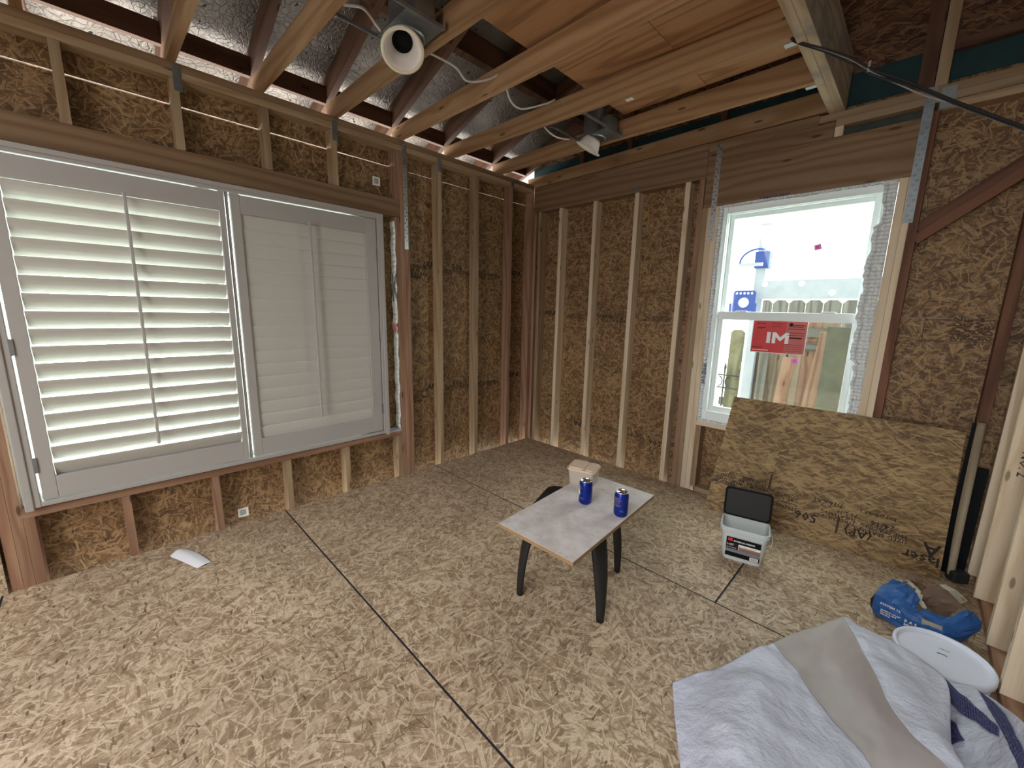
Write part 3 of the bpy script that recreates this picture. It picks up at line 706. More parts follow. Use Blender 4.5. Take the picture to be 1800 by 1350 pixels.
# stickers on the panes
sk = flat('pane_sticker', basis((2.066, .0415, 1.128), X, Z), .316, .220, 'white', None, .0005)
tag(sk, 'red manufacturer sticker with large white letters on the lower window pane', 'sticker')
flat('sticker_panel', basis((.004, .004, .0006), X, Y), .195, .212, 'red', sk); flat('sticker_panel', basis((.199, .004, .0006), X, Y), .113, .212, 'red_pale', sk)
prism('sticker_logo', [(0, 0), (.022, 0), (.022, .074), (0, .074)], .0004, basis((.092, .068, .0012), X, Y), 'white', sk)
prism('sticker_logo', [(0, 0), (.021, 0), (.021, .044), (.044, .018), (.052, .018), (.075, .044), (.075, 0), (.096, 0), (.096, .074), (.076, .074), (.048, .042), (.020, .074), (0, .074)], .0004, basis((.124, .068, .0012), X, Y), 'white', sk)
for i, (a, b, w, h) in enumerate([(.212, .190, .09, .004), (.212, .180, .08, .003), (.206, .166, .095, .003), (.206, .140, .095, .003), (.206, .125, .095, .003), (.222, .104, .07, .009), (.206, .064, .095, .002), (.206, .048, .095, .002), (.206, .034, .095, .002), (.206, .02, .095, .002), (.028, .17, .05, .004), (.028, .163, .038, .003), (.026, .196, .012, .006), (.04, .197, .04, .003), (.115, .198, .06, .003), (.115, .178, .05, .003)]):
    flat('sticker_line', basis((a, b, .0012), X, Y), w, h, 'ink', sk)
lathe('sticker_emblem', [(0, 0), (.011, 0), (.011, .0005)], 'ink', sk, 16, basis((.224, .196, .0014), X, Y))
flat('sticker_line', basis((.01, .03, .0012), X, Y), .06, .012, 'red_dark', sk); flat('sticker_line', basis((.01, .016, .0012), X, Y), .1, .004, 'white', sk)
for (x, y, z, L) in ((2.352, .0705, 1.79, 'small pink tag stuck high on the upper window pane'), (2.322, .0415, 1.066, 'small pink tag stuck below the red window sticker')):
    pk = flat('pane_tag', basis((x, y, z), X + .25 * Z, Z), .036, .034, 'pink', None, .0005); tag(pk, L, 'sticker', 'pink tags on the window glass')
    flat('tag_mark', basis((.012, .008, .0006), X, Y), .003, .018, 'red_dark', pk); flat('tag_mark', basis((.02, .008, .0006), X, Y), .003, .018, 'red_dark', pk)

# ================================================================== PLANTATION SHUTTERS
sh = empty('plantation_shutters', (.0, -2.6, .40), label='white louvered plantation shutters in a frame over the left window opening', cat='shutters')
def sb(name, parent, x0, x1, y0, y1, z0, z1, mat='white_paint', bev=.002): return MB().box(x0, x1, y0 + 2.6, y1 + 2.6, z0 - .40, z1 - .40).build(name, mat, parent, bevel=bev)
fr = MB()
for a in ((-.03, .035, -3.515, -3.478, .40, 2.03), (-.03, .035, -1.702, -1.668, .40, 2.03), (-.03, .035, -3.478, -1.702, 2.002, 2.03), (-.03, .035, -3.478, -1.702, .402, .425), (-.03, .018, -2.606, -2.590, .425, 2.002)):
    fr.box(a[0], a[1], a[2] + 2.6, a[3] + 2.6, a[4] - .4, a[5] - .4)
fr.build('shutter_frame', 'white_paint', sh, bevel=.003)
fr2 = MB()
for a in ((.018, .042, -3.53, -3.50, .39, 2.04), (.018, .042, -1.682, -1.655, .39, 2.04), (.018, .042, -3.50, -1.682, 2.018, 2.042)):
    fr2.box(a[0], a[1], a[2] + 2.6, a[3] + 2.6, a[4] - .4, a[5] - .4)
fr2.build('frame_molding', 'white_paint', sh, bevel=.004)
def slat_mesh(L, wid=.089, th=.011):
    mb = MB(); n = 12; prof = []
    for i in range(n):
        a = 2 * math.pi * i / n; prof.append((math.cos(a) * wid / 2, math.sin(a) * th / 2))
    for i in range(n):
        p, q = prof[i], prof[(i + 1) % n]
        mb.quad([(p[0], 0, p[1]), (p[0], L, p[1]), (q[0], L, q[1]), (q[0], 0, q[1])])
    mb.quad([(p[0], 0, p[1]) for p in prof]); mb.quad([(p[0], L, p[1]) for p in prof[::-1]])
    return mb
def panel(y0, y1, sl, srr, ytilt, tilt, n, lab):
    p = empty('shutter_panel'); p.parent = sh; p['label'] = lab
    sb('stile', p, -.006, .028, y0, sl, .43, 1.999); sb('stile', p, -.006, .028, srr, y1, .43, 1.999)
    sb('top_rail', p, -.005, .027, sl, srr, 1.893, 1.996); sb('bottom_rail', p, -.005, .027, sl, srr, .43, .540)
    me = None
    for k in range(n):
        zc = 1.852 - .0801 * k if n == 17 else 1.850 - .0802 * k
        if me is None:
            o = slat_mesh(srr - sl - .004).build('louver', 'slat', p, smooth=True); me = o
        else:
            o = me.copy(); COL.objects.link(o); o.parent = p
        tz = tilt
        o.location = (.011, sl + 2.6 + .002, zc - .40); o.rotation_euler = (0, -tz, 0)
    rod = sb('tilt_rod', p, .055, .066, ytilt, ytilt + .014, .625, 1.905, 'white_paint', .003)
    return p
pl = panel(-3.470, -2.612, -3.418, -2.640, -3.035, math.radians(61), 17, 'left shutter panel with open louvers')
pr = panel(-2.583, -1.708, -2.537, -1.786, -2.178, math.radians(84.5), 17, 'right shutter panel with closed louvers')
for (y, p) in ((-3.476, pl), (-1.708, pr)):
    for z in (1.72, 1.13, .57): sb('hinge', p, .028, .034, y - .004, y + .010, z, z + .075, 'steel_dull', 0)

# ================================================================== RECESSED LIGHTS
def can_light(name, c, label, aim, side, by0):
    t = empty(name, c, label=label, cat='recessed light', group='recessed ceiling lights')
    # c = centre of the mounting plate
    MB().box(-.128, .128, -.093, .093, 0, .003).build('mounting_plate', 'steel_dull', t)
    jb = MB().box(.055, .125, -.05, .05, .004, .10).build('junction_box', 'steel_dull', t, bevel=.003)
    for yy in (-.025, .025): lathe('wire_knockout', [(0, .112), (.006, .112), (.007, .10)], 'steel', jb, 10, Matrix.Translation((.09, yy, 0)))
    lathe('can_housing', [(0, .20), (.06, .20), (.072, .19), (.075, .18), (.075, .0), (.078, -.005), (.078, -.012), (.074, -.012), (.072, 0), (.070, .17), (0, .18)], 'can_housing', t, 32, Matrix.Translation((-.035, 0, .003)))
    lathe('collar_ring', [(.079, .001), (.086, .001), (.086, -.010), (.079, -.010)], 'steel', t, 32, Matrix.Translation((-.035, 0, 0)))
    for x in (-.133, .133):
        b = MB().box(x - .004, x + .004, by0, .092, -.004, .012).build('hanger_bar', 'steel_dull', t, bevel=.001)
        for yy in (by0, .082): MB().box(x - .010, x + .010, yy, yy + .010, -.006, .03).build('bar_end', 'steel', b)
    a = Vector(aim).normalized(); q = a.to_track_quat('Z', 'Y').to_matrix().to_4x4()
    q.translation = Vector(side)
    tr = lathe('trim_baffle', [(.046, -.075), (.056, -.056), (.068, -.026), (.079, 0), (.0805, 0), (.0715, -.026), (.059, -.058), (.047, -.077), (.046, -.075)], 'trim_white', t, 36, q)
    lathe('trim_ring', [(.079, .0), (.081, .003), (.091, .003), (.095, 0), (.095, -.003), (.079, -.003), (.079, 0)], 'trim_cream', tr, 36)
    lathe('trim_cap', [(0, -.0785), (.046, -.0785), (.046, -.076), (0, -.076)], 'black', tr, 24)
    return t
c1 = can_light('recessed_light', (1.075, -2.04, 2.602), 'recessed ceiling light nearer the camera, its round white trim hanging open towards it', (.50, -.29, -.81), (.005, -.043, -.092), -.285)
_d = (Vector((1.071, -.633, 2.5)) - CAM_C).normalized(); _ru = _r2.cross(_f); _ub = (_u2 - _d * _u2.dot(_d)).normalized(); _rb = _d.cross(_ub)
n2 = -.55 * _rb - .84 * _ub - .13 * _d
c2 = can_light('recessed_light', (1.08, -.53, 2.602), 'recessed ceiling light farther away near the window wall, its trim seen edge on', tuple(n2), (-.01, -.10, -.100), -.365)

# electrical cables
tag(tube('light_cable', [(.86, -2.32, 2.74), (.88, -2.26, 2.70), (.95, -2.20, 2.68), (.97, -2.15, 2.63), (.975, -2.13, 2.612)], .006, 'wire_white'), 'short white cable entering the nearer recessed light', 'cable')
tag(tube('light_cable', [(1.02, -1.93, 2.60), (1.02, -1.75, 2.60), (.96, -1.62, 2.602), (1.0, -1.5, 2.64), (1.05, -1.42, 2.70)], .0055, 'wire_white'), 'white cable sagging between joists right of the nearer recessed light', 'cable')
tag(tube('light_cable', [(1.06, -1.43, 2.68), (.98, -1.32, 2.62), (.96, -1.2, 2.603), (1.02, -1.05, 2.66), (1.05, -.98, 2.70)], .0055, 'wire_white'), 'white cable hanging in the middle joist bay', 'cable')
tag(tube('light_cable', [(.86, -.92, 2.66), (.89, -.86, 2.60), (.91, -.78, 2.575), (.93, -.66, 2.59)], .0055, 'wire_white'), 'white cable looping into the farther recessed light', 'cable')
# service cable bundle crossing to the right
cb = empty('cable_bundle', (2.36, -.83, 2.6), label='dark cable bundle drooping from the beam to the right edge', cat='cable')
def loc(pts, o): return [(p[0] - o[0], p[1] - o[1], p[2] - o[2]) for p in pts]
O = (2.36, -.83, 2.6)
def ray_y(px, py, y):
    d = _f + _r2 * ((px - 900) / CAM_F) - _u2 * ((py - 675) / CAM_F); t = (y - CAM_C.y) / d.y
    return tuple(CAM_C + d * t)
cpx = [(1384, 45, -.86), (1390, 60, -.86), (1400, 72, -.87), (1450, 86, -.88), (1494, 101, -.90), (1532, 121, -.92), (1578, 137, -.95), (1628, 157, -.98), (1689, 182, -1.03), (1800, 223, -1.12), (1900, 262, -1.2)]
tube('cable', loc([ray_y(*p) for p in cpx], O), .0046, 'wire_dark', cb)
tube('cable', loc([ray_y(px_ + 1, py_ + dy, yy_) for (px_, py_, yy_), dy in zip(cpx, (0, 3, 4, 3, 4, 6, 11, 12, 3, 2, 2))], O), .0026, 'wire_grey', cb)
tube('cable', loc([ray_y(px_ - 1, py_ + dy, yy_) for (px_, py_, yy_), dy in zip(cpx, (0, 3, 3, 5, 9, 9, 8, 4, 5, 5, 4))], O), .0034, 'wire_dark', cb)
MB().box(-.004, .004, -.004, .004, -.02, .02).build('cable_tie', 'wire_grey', cb, mat=Matrix.Translation(Vector(ray_y(1528, 117, -.917)) - Vector(O)))

# ================================================================== LEANING OSB SHEET
pA, pB = Vector((1.972, -.235, .001)), Vector((3.156, -.146, .001))
tA, tB = Vector((2.020, -.018, .803)), Vector((3.143, -.014, .800))
SW, SH = 1.187, .832
def on_sheet(a, b, lift=0.0):
    u, v = a / SW, b / SH
    p = (pA * (1 - u) + pB * u) * (1 - v) + (tA * (1 - u) + tB * u) * v
    du = (pB - pA) * (1 - v) + (tB - tA) * v; dv = (tA - pA) * (1 - u) + (tB - pB) * u
    return p + du.cross(dv).normalized() * lift
ob = MB(); NU, NV = 12, 8
for side, th in ((0, 0.0), (1, -.011)):
    for i in range(NU):
        for j in range(NV):
            q = [(i, j), (i + 1, j), (i + 1, j + 1), (i, j + 1)]
            if side: q = q[::-1]
            ob.quad([on_sheet(SW * x / NU, SH * y / NV, th) for x, y in q], [(SW * x / NU, SH * y / NV) for x, y in q])
rim = [(i, 0) for i in range(NU)] + [(NU, j) for j in range(NV)] + [(NU - i, NV) for i in range(NU)] + [(0, NV - j) for j in range(NV)]
for k in range(len(rim)):
    a, b = rim[k], rim[(k + 1) % len(rim)]
    A_, B_ = (SW * a[0] / NU, SH * a[1] / NV), (SW * b[0] / NU, SH * b[1] / NV)
    ob.quad([on_sheet(*B_), on_sheet(*A_), on_sheet(*A_, -.011), on_sheet(*B_, -.011)], [B_, A_, (A_[0] + .01, A_[1] + .01), (B_[0] + .01, B_[1] + .01)])
sheet = ob.build('strand_board_sheet', 'osb_sheet'); tag(sheet, 'loose strand board sheet leaning against the wall below the window', 'board')
def sheet_text(a, b, size, t, sx=1.05, bold=.0007):
    o = text('grade_stamp', t, Matrix.Identity(4), size, 'ink', sheet, bold * size / .04, sx, spacing=.85)
    for v in o.data.vertices: v.co = on_sheet(a - v.co.x, b - v.co.y, .0009 + v.co.z)
for a, b, sz, t in ((.335, .215, .030, 'EDGES BRACED\nROOM LUMBER\nNOT TO BE\nCUT AREA'), (.150, .225, .030, 'FREE LUMB\nALLOWED TO\nCONST\n- W -'), (.525, .175, .03, 'STRENGTH AX\n<-------\nCAT  USE\nCONSTRUCTION'),
                   (.635, .165, .075, '506'), (.815, .185, .03, 'THICKNESS 0\nSHEATHING\nPS 2-10'), (.745, .275, .036, '7/16 CAT'), (.90, .15, .07, '(AP)'), (1.045, .165, .032, 'SIZED SPACING\nTHE SPACING'), (.985, .225, .045, '24/16'), (.985, .275, .028, 'EXPOSURE 1'), (1.18, .115, .075, 'laser'), (1.175, .185, .10, 'A')):
    sheet_text(a, b, sz, t)
for a, b in ((.345, .25), (.73, .09)):
    mb = MB(); mb.quad([on_sheet(a + x, b + y, .001) for x, y in ((0, 0), (.012, 0), (.012, .10), (0, .10))]); mb.build('grade_stamp', 'ink_soft', sheet)

# black panel added in place of the corner's dark shade, and sledgehammer
bk = prism('shade_panel', [(0, 0), (.092, 0), (.092, .62), (.027, .62), (.027, .85), (0, .85)], .012, basis((3.158, -.006, .001), X, Z), 'black'); tag(bk, 'narrow black panel added as shade behind the leaning strand board', 'panel')
sg = empty('sledgehammer', (3.215, -.09, 0), label='sledgehammer with pale wooden handle standing head down in the corner', cat='hammer')
O = (3.215, -.09, 0)
tube('handle', loc([(3.196, -.095, .03), (3.189, -.085, .3), (3.187, -.06, .6), (3.186, -.03, .86)], O), lambda t: .0155 + .002 * math.sin(t * 3.1), 'handle_wood', sg, 14, sx=.8)
hd = MB().box(-.03, .045, -.03, .03, .0, .065).build('head', 'sledge', sg, bevel=.012); hd.rotation_euler = (0, 0, .6)
tag(hd, None)

# ================================================================== TABLE WITH BOARD TOP
tb = empty('side_table', (1.80, -1.605, 0), math.radians(20), label='small black plastic side table under the dusty square board', cat='table')
Ml = tb.matrix_basis
tops = MB(); h = .412
def rr_out(w, d, r, n=6):
    o = []
    for cx, cy, a0 in ((w / 2 - r, d / 2 - r, 0), (-w / 2 + r, d / 2 - r, 90), (-w / 2 + r, -d / 2 + r, 180), (w / 2 - r, -d / 2 + r, 270)):
        for k in range(n + 1): a = math.radians(a0 + 90 * k / n); o.append((cx + r * math.cos(a), cy + r * math.sin(a)))
    return o
prism('table_top', rr_out(.40, .40, .06), .018, Matrix.Translation((0, 0, .40)), 'black_plastic', tb, bevel=.004)
for sx, sy in ((1, 1), (1, -1), (-1, 1), (-1, -1)):
    mb = MB(); rings = []
    for i in range(11):
        t = i / 10; z = .40 * (1 - t)
        # bowed leg: curves out from the corner of the top, ends at the foot
        rad = .152 + .045 * math.sin(t ** .8 * math.pi / 2)
        w = .050 * (1 - t ** 1.5) + .036; d = .04
        c = Vector((sx * rad, sy * rad, z)); tang = Vector((-sx, sy, 0)).normalized(); rd = Vector((sx, sy, 0)).normalized()
        rings.append([c + tang * w * .5 * math.cos(a) * 1.0 + rd * (d * (.5 if math.sin(a) > 0 else .25)) * math.sin(a) for a in [2 * math.pi * k / 12 for k in range(12)]])
    mb.v = [tuple(q) for g in rings for q in g]
    for i in range(10):
        for k in range(12): mb.f.append((i * 12 + k, i * 12 + (k + 1) % 12, (i + 1) * 12 + (k + 1) % 12, (i + 1) * 12 + k)); mb.uv.append([(0, 0)] * 4); mb.mi.append(0)
    mb.f.append(tuple(range(120, 132))); mb.uv.append([(0, 0)] * 12); mb.mi.append(0)
    lg = mb.build('leg', 'black_plastic', tb, smooth=True)
    bm = bmesh.new(); bm.from_mesh(lg.data); bmesh.ops.recalc_face_normals(bm, faces=bm.faces); bm.to_mesh(lg.data); bm.free()
A, B, Cc = Vector((1.679, -2.010, 0)), Vector((2.084, -2.000, 0)), Vector((2.028, -1.215, 0)); D = A + (Cc - B)
ctr = (A + B + Cc + D) / 4
pts = [((p - ctr).x, (p - ctr).y) for p in (A, B, Cc, D)]
bd = prism('board', pts, .0165, Matrix.Translation((ctr.x, ctr.y, .4185)), 'mdf_edge', None); tag(bd, 'dusty pale rectangular board lying as a top on the small black table', 'board')
prism('board_face', [(x * .999, y * .999) for x, y in pts], .0012, Matrix.Translation((0, 0, .0165)), 'tabletop', bd)
TZ = .4363

# cans
def can(loc_, rz, label, dent):
    t = empty('drink_can', loc_, rz, label=label, cat='can', group='blue drink cans')
    prof = [(0, .004), (.022, .004), (.025, 0), (.028, .003), (.033, .012), (.0331, .05), (.0331, .085), (.033, .103), (.031, .109), (.0275, .116)]
    b = lathe('can_body', prof, 'can_blue', t, 40)
    lathe('can_rim', [(.0275, .116), (.0285, .119), (.0275, .121), (.0262, .119), (.0255, .114), (0, .114)], 'can_metal', t, 40)
    prism('pull_tab', rr_out(.024, .014, .0065, 4), .0012, Matrix.Translation((.006, 0, .1155)), 'can_metal', t, holes=[(.005, 0, .0035)])
    MB().box(-.016, -.004, -.006, .006, .1142, .1146).build('drink_opening', 'black', t)
    kids = [b]
    def wtext(s, ang, z, size, vert=False, mat='white', bold=0):
        base = Matrix.Rotation(ang, 4, 'Z')
        m = base @ basis(Vector((0, -.0334, z)), X, Z)
        if vert: m = base @ basis(Vector((0, -.0336, z)), Z, -X)
        kids.append(text('can_printing', s, m, size, 'wire_grey', t, bold, wrap=None if vert else .0334, ex=.0001, spacing=.9))
    wtext('INGREDIENTS\nBREWED IN\nWATER BARLEY\nMALT RICE\nYEAST HOPS\nALCOHOL\nGOVERNMENT\nWARNING', -1.75, .093, .0064)
    wtext('PLEASE\nRECYCLE', -.7, .035, .005)
    lathe('can_badge', [(0, 0), (.016, 0), (.016, .0004), (0, .0004)], 'wire_clip', t, 24, Matrix.Rotation(-1.15 if dent else 2.4, 4, 'Z') @ basis(Vector((0, -.0336, .062)), X, Z))
    if dent:
        for v in b.data.vertices:
            k = math.exp(-((v.co.z - .070) / .022) ** 2) * max(0, -v.co.x / .033); v.co.x += .009 * k
            k2 = math.exp(-((v.co.z - .05) / .03) ** 2) * max(0, v.co.x / .033); v.co.x += .002 * k2
    return t
can((1.827, -1.557, TZ), math.radians(30), 'dented blue drink can on the board, in front of the beige lidded tub', True)
can((2.016, -1.538, TZ), math.radians(60), 'undented blue drink can near the right edge of the table board', False)

# beige lidded tub
tu = empty('storage_tub', (1.672, -1.350, TZ), math.radians(17), label='small cloudy plastic tub with beige lid at the far corner of the table', cat='tub')
def tapered(name, w0, d0, w1, d1, h, r, mat, parent, z0=0, t=.002, open_top=True, n=6):
    mb = MB(); o0 = rr_out(w0, d0, r, n); o1 = rr_out(w1, d1, r, n); i0 = rr_out(w0 - 2 * t, d0 - 2 * t, r, n); i1 = rr_out(w1 - 2 * t, d1 - 2 * t, r, n); m_ = len(o0)
    R = [[(x, y, z0) for x, y in o0], [(x, y, z0 + h) for x, y in o1], [(x, y, z0 + h) for x, y in i1], [(x, y, z0 + t) for x, y in i0]]
    mb.v = [p for r_ in R for p in r_]
    for a in range(3):
        for k in range(m_): mb.f.append((a * m_ + k, a * m_ + (k + 1) % m_, (a + 1) * m_ + (k + 1) % m_, (a + 1) * m_ + k)); mb.uv.append([(0, 0)] * 4); mb.mi.append(0)
    mb.f.append(tuple(range(m_))[::-1]); mb.uv.append([(0, 0)] * m_); mb.mi.append(0)
    mb.f.append(tuple(range(3 * m_, 4 * m_))); mb.uv.append([(0, 0)] * m_); mb.mi.append(0)
    return mb.build(name, mat, parent, smooth=False)
tapered('tub_body', .135, .115, .15, .128, .080, .018, 'tub_milk', tu)
prism('tub_lid', rr_out(.162, .138, .024), .012, Matrix.Translation((0, 0, .078)), 'beige_lid', tu, bevel=.003)
prism('lid_panel', rr_out(.088, .122, .018), .010, Matrix.Translation((-.030, 0, .089)), 'beige_lid', tu, bevel=.005)
prism('lid_panel', rr_out(.052, .122, .018), .008, Matrix.Translation((.047, 0, .089)), 'beige_lid', tu, bevel=.004)

# ================================================================== SCREW BUCKET WITH BLACK LID
bu = empty('screw_bucket', (2.345, -.690, 0), math.radians(13.5), label='clear plastic bucket with open black lid and printed label on the floor', cat='bucket')
tapered('bucket_body', .195, .145, .232, .170, .190, .03, 'tub_clear', bu, 0, .003)
mb = MB(); o1 = rr_out(.246, .184, .034); o2 = rr_out(.228, .166, .028); m_ = len(o1)
for zz in (.172, .198): mb.v += [(x, y, zz) for x, y in o1] + [(x, y, zz) for x, y in o2]
for k in range(m_):
    k2 = (k + 1) % m_
    for q in ((k, k2, 2 * m_ + k2, 2 * m_ + k), (m_ + k2, m_ + k, 3 * m_ + k, 3 * m_ + k2), (2 * m_ + k, 2 * m_ + k2, 3 * m_ + k2, 3 * m_ + k), (k2, k, m_ + k, m_ + k2)):
        mb.f.append(q); mb.uv.append([(0, 0)] * 4); mb.mi.append(0)
mb.build('bucket_rim', 'tub_clear', bu, bevel=.002)
ld = prism('bucket_lid', rr_out(.244, .172, .022), .012, basis((0, .094, .285), X, Z + .12 * Y), 'black', bu, bevel=.004)
prism('lid_recess', rr_out(.222, .15, .016), .003, Matrix.Translation((0, 0, .011)), 'black_plastic', ld, bevel=.001)
tube('bucket_handle', [(.121, .0, .178), (.134, -.005, .17), (.138, -.01, .14), (.135, -.015, .112), (.122, -.02, .11)], .0018, 'steel', bu, 6, False)
lb = flat('bucket_label', basis((-.083, -.0862, .030), X, Z - .062 * Y), .168, .118, 'white', bu, .0006)
flat('label_band', basis((0, .082, .0007), X, Y), .168, .036, 'black', lb); flat('label_band', basis((0, .0, .0007), X, Y), .168, .026, 'black', lb)
flat('label_panel', basis((0, .045, .0007), X, Y), .062, .037, 'black_plastic', lb); flat('label_panel', basis((.064, .045, .0007), X, Y), .104, .022, 'pine_red', lb)
flat('label_panel', basis((.0, .0262, .0007), X, Y), .168, .019, 'grey_print', lb); flat('label_panel', basis((.064, .067, .0007), X, Y), .104, .015, 'white', lb)
flat('label_logo', basis((.008, .094, .0012), X, Y), .022, .017, 'red', lb)
text('label_text', 'EXTERIOR SCREWS', basis((.036, .094, .0013), X, Y), .012, 'white', lb, .0004)
text('label_text', '1-1/2"', basis((.004, .068, .0013), X, Y), .014, 'white', lb, .0004); text('label_text', 'LBS TAN COATED', basis((.004, .052, .0013), X, Y), .006, 'white', lb)
text('label_text', 'No.8  coarse thread deck', basis((.066, .070, .0013), X, Y), .008, 'ink', lb)
flat('barcode', basis((.122, .003, .0014), X, Y), .040, .020, 'white', lb)
mb = MB()
for i in range(9): mb.box(.126 + i * .0036, .1278 + i * .0036, .006, .02, .0019, .0021)
mb.build('barcode', 'ink', lb)

# ================================================================== TORN CEMENT BAG
bg_ = empty('cement_bag', (3.09, -.66, 0), label='torn blue paper cement bag lying in the corner by the studs', cat='bag')
def wrap_h(q):
    return .016 * mnoise.noise(Vector((q.x * 7, q.y * 7, 3))) - .014 * abs(mnoise.noise(Vector((q.x * 13 + q.y * 6, q.y * 13 - q.x * 4, 7)))) + .006 * mnoise.noise(Vector((q.x * 30, q.y * 24, 1)))
def crumple(name, grid, mat, parent, sub=2, solid=.002, amp=.004, seed=1, O=(0, 0, 0), facet=False):
    facet = name.startswith(('bag', 'inner', 'torn'))
    rg = random.Random(seed); nr, nc = len(grid), len(grid[0]); mb = MB()
    V = [[Vector(p) - Vector(O) for p in row] for row in grid]
    K = 3 if facet else (8 if 'wrap' in name or 'layer' in name else 4)
    def cr(a, b, c, d, t):
        if facet: return b + (c - b) * t
        return .5 * ((2 * b) + (-a + c) * t + (2 * a - 5 * b + 4 * c - d) * t * t + (-a + 3 * b - 3 * c + d) * t ** 3)
    def row(i, t):
        r = V[i]; n = len(r); k = min(int(t * (n - 1)), n - 2); u = t * (n - 1) - k
        g = lambda j: r[max(0, min(n - 1, j))]
        return cr(g(k - 1), g(k), g(k + 1), g(k + 2), u)
    nu, nv = (nc - 1) * K + 1, (nr - 1) * K + 1; pts = []
    for j in range(nv):
        s = j / (nv - 1); k = min(int(s * (nr - 1)), nr - 2); u = s * (nr - 1) - k; rw = []
        for i in range(nu):
            t = i / (nu - 1); c = lambda q: row(max(0, min(nr - 1, q)), t)
            p = cr(c(k - 1), c(k), c(k + 1), c(k + 2), u)
            if K == 8:
                q = p + Vector(O)
                h_ = wrap_h(q)
                p = p + Vector((0, 0, h_ * min(1, max(.15, q.z * 12))))
            rw.append(p + Vector((rg.uniform(-1, 1), rg.uniform(-1, 1), rg.uniform(-1, 1))) * amp)
        pts.append(rw)
    mb.v = [tuple(p) for r in pts for p in r]
    for j in range(nv - 1):
        for i in range(nu - 1):
            mb.f.append((j * nu + i, j * nu + i + 1, (j + 1) * nu + i + 1, (j + 1) * nu + i)); mb.uv.append([(0, 0)] * 4); mb.mi.append(0)
    return mb.build(name, mat, parent, smooth=not facet, sub=0 if facet else 1, solid=solid)
O = (3.09, -.66, 0)
# front long side, top left part, right flap
def ray(px, py, z):
    d = _f + _r2 * ((px - 900) / CAM_F) - _u2 * ((py - 675) / CAM_F); t = (z - CAM_C.z) / d.z
    return tuple(CAM_C + d * t)
def pick(g): return [[ray(*p) for p in r] for r in g]
crumple('bag_front', pick([[(1537, 1044, .11), (1566, 1058, .105), (1595, 1071, .10), (1625, 1085, .095), (1657, 1099, .09), (1690, 1106, .085), (1727, 1094, .10)],
                      [(1535, 1062, .05), (1562, 1077, .05), (1592, 1091, .05), (1625, 1106, .05), (1659, 1118, .05), (1690, 1120, .05), (1726, 1102, .08)],
                      [(1535, 1077, .004), (1560, 1092, .004), (1590, 1108, .004), (1625, 1124, .004), (1659, 1134, .004), (1688, 1129, .008), (1722, 1108, .06)]]), 'bag_blue', bg_, seed=2, O=O, amp=.0035)
crumple('bag_top', pick([[(1537, 1044, .11), (1552, 1029, .122), (1574, 1018, .13)], [(1566, 1058, .106), (1582, 1041, .13), (1592, 1025, .134)],
                    [(1595, 1071, .101), (1604, 1056, .12), (1610, 1038, .124)], [(1612, 1079, .096), (1613, 1066, .108), (1616, 1052, .112)]]), 'bag_blue', bg_, seed=3, O=O, amp=.004)
crumple('bag_flap', pick([[(1612, 1079, .096), (1617, 1074, .098), (1622, 1069, .09)], [(1657, 1099, .09), (1660, 1091, .098), (1664, 1087, .085)],
                     [(1690, 1106, .085), (1697, 1088, .115), (1701, 1070, .13)], [(1727, 1094, .10), (1720, 1086, .11), (1711, 1078, .11)]]), 'bag_blue', bg_, seed=4, O=O, amp=.004)
crumple('inner_paper', pick([[(1612, 1050, .10), (1622, 1040, .13), (1632, 1026, .17)], [(1636, 1068, .05), (1648, 1052, .12), (1662, 1034, .18)], [(1664, 1084, .04), (1682, 1072, .10), (1697, 1056, .15)]]), 'bag_paper', bg_, seed=5, O=O, amp=.004)
crumple('inner_paper', pick([[(1584, 1028, .13), (1592, 1018, .15), (1603, 1009, .18)], [(1600, 1033, .13), (1612, 1024, .14), (1620, 1028, .15)], [(1614, 1044, .12), (1622, 1036, .13), (1630, 1034, .14)]]), 'bag_paper', bg_, seed=11, O=O, amp=.005)
crumple('inner_paper', pick([[(1650, 1028, .19), (1660, 1027, .19)], [(1668, 1040, .18), (1682, 1038, .18)], [(1690, 1062, .14), (1700, 1056, .14)]]), 'bag_inner', bg_, seed=6, O=O, amp=.002)
crumple('torn_edge', pick([[(1574, 1019, .132), (1577, 1016, .15)], [(1592, 1025, .136), (1596, 1020, .15)], [(1609, 1037, .128), (1615, 1034, .14)], [(1615, 1050, .115), (1621, 1048, .125)], [(1622, 1068, .095), (1627, 1067, .10)]]), 'bag_inner', bg_, seed=7, O=O, amp=.005)
crumple('bag_base', [[(2.935, -.765, .003), (2.95, -.60, .003), (2.98, -.52, .003)], [(3.07, -.78, .003), (3.07, -.62, .02), (3.10, -.48, .003)], [(3.21, -.70, .003), (3.22, -.60, .003), (3.23, -.50, .003)]], 'bag_paper', bg_, seed=8, O=O, amp=.002)
crumple('bag_end', pick([[(1537, 1044, .11), (1546, 1034, .115)], [(1529, 1056, .06), (1538, 1046, .06)], [(1535, 1077, .004), (1544, 1066, .004)]]), 'bag_paper', bg_, seed=9, O=O, amp=.003)
crumple('bag_label', [[tuple(Vector(ray(*p)) + Vector((.002, -.012, .004))) for p in r] for r in [[(1619, 1086, .09), (1655, 1100, .085)], [(1617, 1100, .045), (1653, 1113, .045)]]], 'bag_inner', bg_, seed=10, O=O, amp=.0003, solid=.0005)
def btext(a, b, t, sz):
    p0, p1 = Vector(ray(*a)), Vector(ray(*b)); text('bag_printing', t, basis(p0 - Vector(O) + Vector((0, -.006, 0)), p1 - p0, Z), sz, 'white', bg_, .0003)
btext((1547, 1060, .08), (1590, 1080, .08), 'SYSTEM 12.', .015)
btext((1548, 1070, .055), (1590, 1090, .055), 'portland cement\nlime and sand\nmasonry', .010)
btext((1589, 1091, .055), (1620, 1105, .055), 'B A 5\nMIX', .018)

